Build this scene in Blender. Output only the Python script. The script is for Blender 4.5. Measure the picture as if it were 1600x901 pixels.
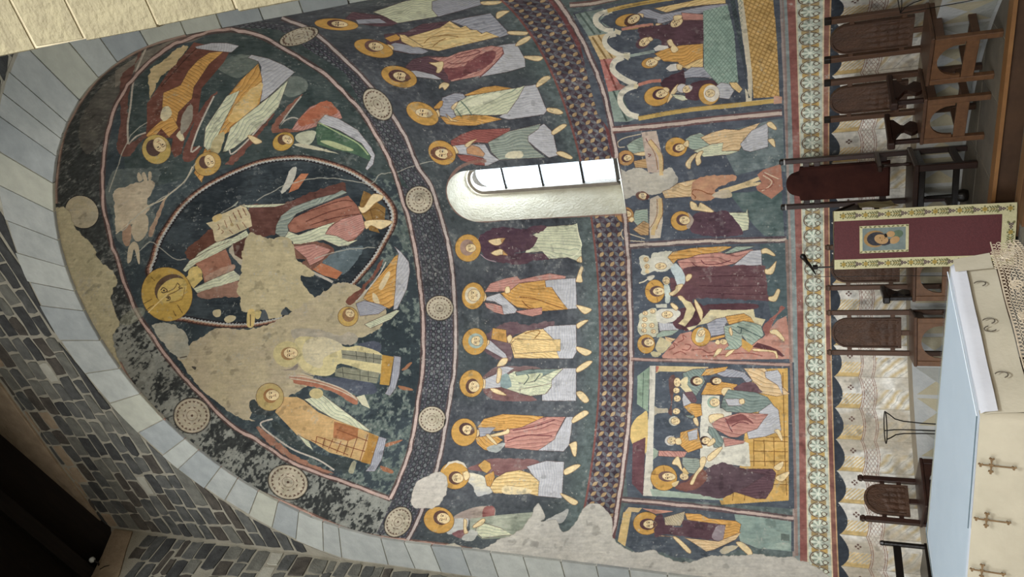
import bpy, bmesh, math, random
import numpy as np
from mathutils import Matrix, Vector
for o in list(bpy.data.objects): bpy.data.objects.remove(o)
SC = bpy.context.scene
COL = SC.collection
# ------------------------------------------------------------------ camera
EYE = 1.395                                  # eye height over the apse floor (z = 0)
CAM = np.array([3.70621, -4.93377, EYE]); FPX = 1165.5
PITCH, ROLL, YAW = .37895, -.01938, .56777
RAD = 3.0; ZS = 1.51297*3 + EYE              # apse radius, springing height
CF = np.array([-math.sin(YAW)*math.cos(PITCH), math.cos(YAW)*math.cos(PITCH), math.sin(PITCH)])
_r = np.array([math.cos(YAW), math.sin(YAW), 0.]); _u = np.cross(_r, CF)
CR = math.cos(ROLL)*_r + math.sin(ROLL)*_u; CU = -math.sin(ROLL)*_r + math.cos(ROLL)*_u
cd = bpy.data.cameras.new('camera'); cam = bpy.data.objects.new('camera', cd); COL.objects.link(cam)
cd.sensor_width = 36; cd.lens = FPX/1600*36; cd.clip_start = .05
cam.matrix_world = Matrix(((-CU[0], CR[0], -CF[0], CAM[0]), (-CU[1], CR[1], -CF[1], CAM[1]), (-CU[2], CR[2], -CF[2], CAM[2]), (0, 0, 0, 1)))
SC.camera = cam
# ------------------------------------------------------------------ light and exposure
wd = bpy.data.worlds.new('world'); SC.world = wd; wd.use_nodes = True
bg = wd.node_tree.nodes['Background']; bg.inputs[0].default_value = (.88, .94, 1, 1); bg.inputs[1].default_value = 2.2
def area_light(name, loc, target, sx, sy, power, colour):
    d = bpy.data.lights.new(name, 'AREA'); d.shape = 'RECTANGLE'; d.size = sx; d.size_y = sy; d.energy = power; d.color = colour
    o = bpy.data.objects.new(name, d); COL.objects.link(o); o.location = loc
    o.rotation_euler = (Vector(target)-Vector(loc)).to_track_quat('-Z', 'Y').to_euler(); return o
area_light('nave_window_light', (6.6, -13, 5.2), (0, 1.5, 4.6), 1.6, 3.0, 560, (1, .93, .84))
area_light('nave_west_fill_light', (-1.0, -15, 8), (0, 0, 2.5), 5, 4, 380, (.95, .97, 1))  # fill lamp added high at the open west end, no door there
area_light('nave_clerestory_light', (7.8, -8.0, 10.2), (.3, -1.2, 1.0), 2.4, 1.8, 1400, (.92, .96, 1))
area_light('apse_window_daylight', (.06, 3.95, 4.9), (.02, 3.0, 4.3), .9, 2.6, 300, (.84, .92, 1))
SC.view_settings.view_transform = 'Standard'; SC.view_settings.look = 'None'; SC.view_settings.gamma = 1
SC.view_settings.exposure = 0.0; SC.view_settings.use_curve_mapping = False
SC.cycles.max_bounces = 8; SC.cycles.sample_clamp_indirect = 4; SC.cycles.use_denoising = True
# ------------------------------------------------------------------ fresco painter: works in coordinates of the curved wall
TXM = .0042                                   # metres per texel
CYW, CYH = int(math.pi*RAD/TXM), int((ZS + .5)/TXM)       # cylinder sheet: angle x height
COW = int(math.pi*RAD/TXM); COH = int((math.pi*RAD/2 + .5)/TXM)   # half-dome sheet: equidistant about the axis
def px_ray(x, y):
    x = np.asarray(x, float); y = np.asarray(y, float)
    return (450.5-y)[..., None]*CR + (800-x)[..., None]*CU + FPX*CF
def px_apse(x, y):
    """where the sight line of a pixel meets the apse: (phi, el); el < 0 on the cylinder"""
    d = px_ray(x, y)
    a = d[..., 0]**2+d[..., 1]**2; b = CAM[0]*d[..., 0]+CAM[1]*d[..., 1]; c = CAM[0]**2+CAM[1]**2-RAD**2
    t = (-b+np.sqrt(np.maximum(b*b-a*c, 1e-6)))/a; P = CAM+t[..., None]*d
    phi = np.arctan2(P[..., 1], P[..., 0]); el = (P[..., 2]-ZS)/RAD
    q = CAM-np.array([0, 0, ZS]); A = (d*d).sum(-1); B = d@q; Cc = q@q-RAD**2
    t = (-B+np.sqrt(np.maximum(B*B-A*Cc, 1e-6)))/A; Q = CAM+t[..., None]*d
    up = el > 0
    el2 = np.arcsin(np.clip((Q[..., 2]-ZS)/RAD, -1, 1)); ph2 = np.arctan2(Q[..., 1], Q[..., 0])
    ph2 = np.where(ph2 < -1.6, ph2+2*math.pi, ph2); phi = np.where(phi < -1.6, phi+2*math.pi, phi)
    return np.where(up, ph2, phi), np.where(up, np.maximum(el2, 0), el)
def to_cyl(phi, el): return phi/math.pi*CYW, (ZS+RAD*el)/TXM
def to_con(phi, el):
    dx = np.cos(el)*np.cos(phi); dy = np.cos(el)*np.sin(phi); dz = np.sin(el)
    a = np.arccos(np.clip(dy, -1, 1)); h = np.hypot(dx, dz)+1e-9
    return COW/2 + a*dx/h*RAD/TXM, .5/TXM + a*dz/h*RAD/TXM
def surf_to_px(phi, el):
    ce = np.where(el > 0, np.cos(np.maximum(el, 0)), 1); z = np.where(el > 0, ZS+RAD*np.sin(np.maximum(el, 0)), ZS+RAD*el)
    v = np.stack([RAD*ce*np.cos(phi), RAD*ce*np.sin(phi), z], -1)-CAM; w = np.maximum(v@CF, .2)
    return 800-FPX*(v@CU)/w, 450.5-FPX*(v@CR)/w
def vnoise(x, y, s, seed=0):
    """smooth value noise of period s"""
    x = x/s+seed*17.3; y = y/s+seed*7.7; xi = np.floor(x).astype(np.int64); yi = np.floor(y).astype(np.int64)
    fx = (x-xi).astype(np.float32); fy = (y-yi).astype(np.float32); fx = fx*fx*(3-2*fx); fy = fy*fy*(3-2*fy)
    def h(i, j):
        n = (i*374761393+j*668265263+seed*974711) & 0xffffffff; n = ((n ^ (n >> 13))*1274126177) & 0xffffffff
        return ((n ^ (n >> 16)) & 0xffff).astype(np.float32)/65535
    return (h(xi, yi)*(1-fx)+h(xi+1, yi)*fx)*(1-fy)+(h(xi, yi+1)*(1-fx)+h(xi+1, yi+1)*fx)*fy
def fbm(x, y, s, seed=0, n=4):
    r = 0; a = .5
    for k in range(n): r = r+a*vnoise(x, y, s/2**k, seed+k); a /= 2
    return r/(1-.5**n)
class Sheet: pass
def make_sheet(w, h, kind):
    S = Sheet(); S.w, S.h, S.kind = w, h, kind
    S.rgb = np.zeros((h, w, 3), np.float32); S.id = np.zeros((h, w), np.int16)
    gx, gy = np.meshgrid(np.arange(w)+.5, np.arange(h)+.5)
    if kind == 'cyl': S.phi = (gx/w*math.pi).astype(np.float32); S.el = ((gy*TXM-ZS)/RAD).astype(np.float32)
    else:
        X = (gx-w/2)*TXM/RAD; Z = (gy*TXM-.5)/RAD; a = np.minimum(np.hypot(X, Z), math.pi/2+.3); h_ = np.hypot(X, Z)+1e-9
        dx = np.sin(a)*X/h_; dz = np.sin(a)*Z/h_; dy = np.cos(a)
        S.el = np.arcsin(np.clip(dz, -1, 1)).astype(np.float32); S.phi = np.arctan2(dy, dx).astype(np.float32)
    px, py = surf_to_px(S.phi.astype(float), S.el.astype(float)); S.px = px.astype(np.float32); S.py = py.astype(np.float32)
    return S
SHEETS = [make_sheet(CYW, CYH, 'cyl'), make_sheet(COW, COH, 'con')]
def poly_mask(S, u, v):
    x0, x1 = int(max(0, u.min()-1)), int(min(S.w, u.max()+2)); y0, y1 = int(max(0, v.min()-1)), int(min(S.h, v.max()+2))
    if x1 <= x0 or y1 <= y0: return None
    u2, v2 = np.roll(u, -1), np.roll(v, -1)
    r0 = np.ceil(np.minimum(v, v2)-.5); r1 = np.ceil(np.maximum(v, v2)-.5)
    r0 = np.clip(r0, y0, y1); r1 = np.clip(r1, y0, y1); n = (r1-r0).astype(int)
    cnt = np.zeros((y1-y0, x1-x0+1), np.int32)
    k = n > 0
    if k.any():
        nn = n[k]; idx = np.repeat(np.nonzero(k)[0], nn); off = np.arange(nn.sum())-np.repeat(np.cumsum(nn)-nn, nn)
        rows = r0[idx]+off; xc = u[idx]+(rows+.5-v[idx])*(u2[idx]-u[idx])/(v2[idx]-v[idx])
        xi = np.clip(np.ceil(xc-.5), x0, x1).astype(int)-x0
        np.add.at(cnt, (rows.astype(int)-y0, xi), 1)
    return (slice(y0, y1), slice(x0, x1)), (np.cumsum(cnt, 1)[:, :-1] & 1).astype(bool)
def smooth_pts(P, closed=True, k=4):
    P = np.asarray(P, float); n = len(P)
    if n < 3: return P
    out = []
    for i in range(n if closed else n-1):
        if closed: a, b, c, d = P[i-1], P[i], P[(i+1) % n], P[(i+2) % n]
        else: a, b, c, d = P[max(i-1, 0)], P[i], P[i+1], P[min(i+2, n-1)]
        for j in range(k):
            t = j/k; out.append(.5*((2*b)+(c-a)*t+(2*a-5*b+4*c-d)*t*t+(3*b-a-3*c+d)*t**3))
    if not closed: out.append(P[-1])
    return np.array(out)
def densify(P, step=6.):
    Q = np.roll(P, -1, 0); out = []
    for a, b in zip(P, Q):
        m = max(1, int(np.hypot(*(b-a))/step)); t = np.arange(m)[:, None]/m; out.append(a+(b-a)*t)
    return np.concatenate(out)
def HEX(s):
    if isinstance(s, str): s = s.strip('#'); return np.array([int(s[i:i+2], 16)/255 for i in (0, 2, 4)], np.float32)
    return np.asarray(s, np.float32)
CUR = [0]
def paint(pts, colour, alpha=1., ident=True, fn=None, only=None, surf=False):
    """fill a closed outline; colour in display values; fn(S, sl, mask) may return its own colours"""
    P = densify(np.asarray(pts, float)) if not surf else np.asarray(pts, float)
    phi, el = px_apse(P[:, 0], P[:, 1]) if not surf else (P[:, 0], P[:, 1])
    for S in SHEETS:
        if S.kind == 'cyl' and el.min() > .12: continue
        if S.kind == 'con' and el.max() < -.12: continue
        u, v = to_cyl(phi, el) if S.kind == 'cyl' else to_con(phi, el)
        r = poly_mask(S, u, v)
        if r is None: continue
        sl, m = r
        if not m.any(): continue
        c = fn(S, sl, m) if fn else HEX(colour)
        a = alpha if not callable(alpha) else alpha(S, sl, m)[..., None]
        sub = S.rgb[sl]
        if c.ndim == 1: c = np.broadcast_to(c, sub[m].shape)
        sub[m] = sub[m]*(1-a)+c*a
        if ident and CUR[0]: S.id[sl][m] = CUR[0]
def stroke_outline(P, w):
    P = np.asarray(P, float); t = np.gradient(P, axis=0) if len(P) > 2 else np.repeat(P[1:2]-P[0:1], 2, 0)
    n = np.stack([-t[:, 1], t[:, 0]], 1)/(np.hypot(t[:, 0], t[:, 1])[:, None]+1e-9)
    ww = np.asarray(w, float); ww = ww if ww.ndim == 0 else ww[:, None]
    return np.concatenate([P+n*ww/2, (P-n*ww/2)[::-1]])
def line(pts, colour, w=1.5, alpha=1., smooth=True, ident=False):
    P = smooth_pts(pts, False) if smooth and len(pts) > 2 else np.asarray(pts, float)
    if len(P) == 2: P = np.array([P[0], (P[0]+P[1])/2, P[1]])
    paint(stroke_outline(P, w), colour, alpha, ident)
def ellipse(cx, cy, rx, ry, rot=0, n=28):
    a = np.linspace(0, 2*math.pi, n, endpoint=False); c, s = math.cos(rot), math.sin(rot)
    return np.stack([cx+rx*np.cos(a)*c-ry*np.sin(a)*s, cy+rx*np.cos(a)*s+ry*np.sin(a)*c], 1)
def fold_fn(base, dark, light, ang, sp, wob=1., seed=1, lw=.16):
    """drapery: soft light and dark folds with thin drawn lines, in a direction across the wall"""
    base, dark, light = HEX(base), HEX(dark), HEX(light); ca, sa = math.cos(ang), math.sin(ang)
    def fn(S, sl, m):
        x = S.px[sl][m]; y = S.py[sl][m]; a = x*ca+y*sa; b = -x*sa+y*ca
        ph = b/sp + wob*vnoise(a, b, sp*5, seed)*2.2 + .4*vnoise(a, b, sp*2, seed+3)
        f = ph-np.floor(ph); k = np.clip((f-.45)*2.2, 0, 1)*np.clip((1-f)*5, 0, 1)
        c = base[None]*(1-k[:, None]*.75)+light[None]*(k[:, None]*.75)
        d = np.clip(1-np.abs(f-.06)/lw*1.5, 0, 1)*(.45+.55*vnoise(a, b, sp*3, seed+9))
        return (c*(1-d[:, None])+dark[None]*d[:, None]).astype(np.float32)
    return fn
def mottle_fn(c1, c2, s=14, seed=1, sharp=1., c3=None):
    c1, c2 = HEX(c1), HEX(c2)
    def fn(S, sl, m):
        x = S.px[sl][m]; y = S.py[sl][m]; k = np.clip((.65*fbm(x, y, s, seed, 5)+.35*fbm(x*.5, y*2.4, 6, seed+5, 3)-.5)*3.0*sharp+.5, 0, 1)[:, None]
        c = c1[None]*(1-k)+c2[None]*k
        if c3 is not None:
            q = np.clip((fbm(x, y, s*.5, seed+20, 4)-.56)*9, 0, 1)[:, None]; c = c*(1-q)+HEX(c3)[None]*q
        return c.astype(np.float32)
    return fn
PAL = {  # base, dark, light
 'W': ('a8a8ac', '7d8090', 'b9b7b4'), 'Y': ('d3b272', '8c5a26', 'e0c88e'), 'O': ('c58f42', '7a4420', 'd3a35a'), 'P': ('b27a6c', '70393c', 'c59283'),
 'G': ('bcbe9c', '56705f', 'cdccac'), 'V': ('5b4047', '3c2830', '6c4d54'), 'B': ('8f919c', '55586a', 'abaab0'), 'D': ('7f8a80', '47564f', 'a7ac94'),
 'M': ('8a4a44', '5a2a2c', 'a8665a'), 'T': ('8b9c8c', '4a6458', 'a9b29a'), 'K': ('4a3238', '38242a', '5a3f44'), 'I': ('a5987a', '6b5a40', 'bcae8e'),
 'E': ('6e8078', '3d554f', '8a9a8c'), 'N': ('c9a878', '8c6238', 'd9bf92'), 'A': ('b08a5a', '6e4526', 'c9a674')}
SKIN = 'd5bd8a'; OUT = '4a3430'
PARTS = []                                     # (id, parent id, name, label)
FS = [0, 0, 1.]
def _pt(t): a = t.split(','); return (FS[0]+float(a[0])/FS[2], FS[1]+float(a[1])/FS[2])
def _pts(L): return np.array([_pt(t) for t in L if t])
def ragged(P, amp=2.2, s=5.5):
    P = densify(smooth_pts(P), 2.); return P+np.stack([vnoise(P[:, 0], P[:, 1], s, 5)+.5*vnoise(P[:, 0], P[:, 1], s*.45, 6)-.75, vnoise(P[:, 0], P[:, 1], s, 7)+.5*vnoise(P[:, 0], P[:, 1], s*.45, 8)-.75], 1)*amp*1.6
def outline(P, w=1.0, c=OUT, a=.58): line(np.concatenate([P, P[:1]]), c, w, a, False)
def head(cx, cy, rx, ry, rot, hair, beard=None):
    """a painted face; rot turns it, at 0 its crown points to the zenith"""
    c, s = math.cos(rot), math.sin(rot)
    def L(u, v): return (cx+(-u*c)*1.-v*s, cy-u*s+v*c)   # u towards the crown, v across
    if hair: paint(ellipse(*L(.28*rx, 0), rx*1.12, ry*1.22, rot), hair)
    face = ellipse(*L(-.05*rx, 0), rx*.95, ry*.9, rot); paint(face, SKIN)
    k = max(rx*.09, .45)
    if beard: paint(np.array([L(-.25*rx, ry*.88), L(-.75*rx, ry*.75), L(-1.12*rx, 0), L(-.75*rx, -ry*.75), L(-.25*rx, -ry*.88), L(-.5*rx, -ry*.45), L(-.42*rx, 0), L(-.5*rx, ry*.45)]), beard)
    outline(face, .8, '7a5236', .7)
    for e in (-1, 1):
        line([L(.32*rx, e*ry*.6), L(.4*rx, e*ry*.36), L(.3*rx, e*ry*.12)], '6b4630', k*.9, .9)
        paint(ellipse(*L(.12*rx, e*ry*.38), k*.9, k*1.5, rot, 10), '40302c', .9)
    line([L(.25*rx, ry*.1), L(-.2*rx, ry*.14), L(-.25*rx, -ry*.1)], '8a5c3a', k*.8, .85)
    line([L(-.48*rx, ry*.22), L(-.45*rx, 0), L(-.48*rx, -ry*.22)], '7d3c30', k*.9, .9)
SEED = [0]
def draw(text):
    for raw in text.strip().split('\n'):
        L = raw.split(); SEED[0] += 1; n = SEED[0]
        if not L: continue
        k = L[0]
        if k == '%': FS[:] = [float(v) for v in L[1:4]]
        elif k[0] == '@':
            nm, par, lab = raw[1:].split('|'); pid = next((i for i, q, a, b, h in PARTS if h == par), 0)
            key = nm.split('#'); PARTS.append((len(PARTS)+1, pid, key[0], lab, key[-1])); CUR[0] = len(PARTS)
        elif k == 'h':
            v = [float(a) for a in L[1:6]]; E = ellipse(FS[0]+v[0]/FS[2], FS[1]+v[1]/FS[2], v[2]/FS[2], v[3]/FS[2], math.radians(v[4]))
            paint(E, L[6] if len(L) > 6 else 'bf8e40'); outline(E, .9, '5a3c28', .7)
        elif k == 'f':
            v = [float(a) for a in L[1:6]]
            head(FS[0]+v[0]/FS[2], FS[1]+v[1]/FS[2], v[2]/FS[2], v[3]/FS[2], math.radians(v[4]), None if L[6] == '-' else L[6], L[7] if len(L) > 7 else None)
        elif k == 'r':
            b, d, l = PAL[L[1]]; P = _pts(L[4:]); paint(P, b, fn=fold_fn(b, d, l, math.radians(float(L[2])), float(L[3]), 1., n)); outline(P)
        elif k == 'm': P = _pts(L[4:]); paint(ragged(P, min(2.2, .03*np.ptp(P, axis=0).min()+.3)), L[1], fn=mottle_fn(L[1], L[2], float(L[3]), n))
        elif k == 'M': P = _pts(L[4:]); paint(P, L[1], fn=mottle_fn(L[1], L[2], float(L[3]), n))
        elif k == 'p': paint(_pts(L[2:]), L[1])
        elif k == 's': paint(smooth_pts(_pts(L[2:])), L[1])
        elif k == 'o': P = _pts(L[2:]); paint(P, L[1]); outline(P)
        elif k == 'l': line(_pts(L[3:]), L[1], float(L[2]))
        elif k == 't': P = smooth_pts(_pts(L[1:]), True, 3); paint(P, SKIN); outline(P, .9, '8a6038', .8)
        elif k == 'e': v = [float(a) for a in L[2:7]]; paint(ellipse(FS[0]+v[0]/FS[2], FS[1]+v[1]/FS[2], v[2]/FS[2], v[3]/FS[2], math.radians(v[4])), L[1])
        else: raise ValueError(raw)
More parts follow.
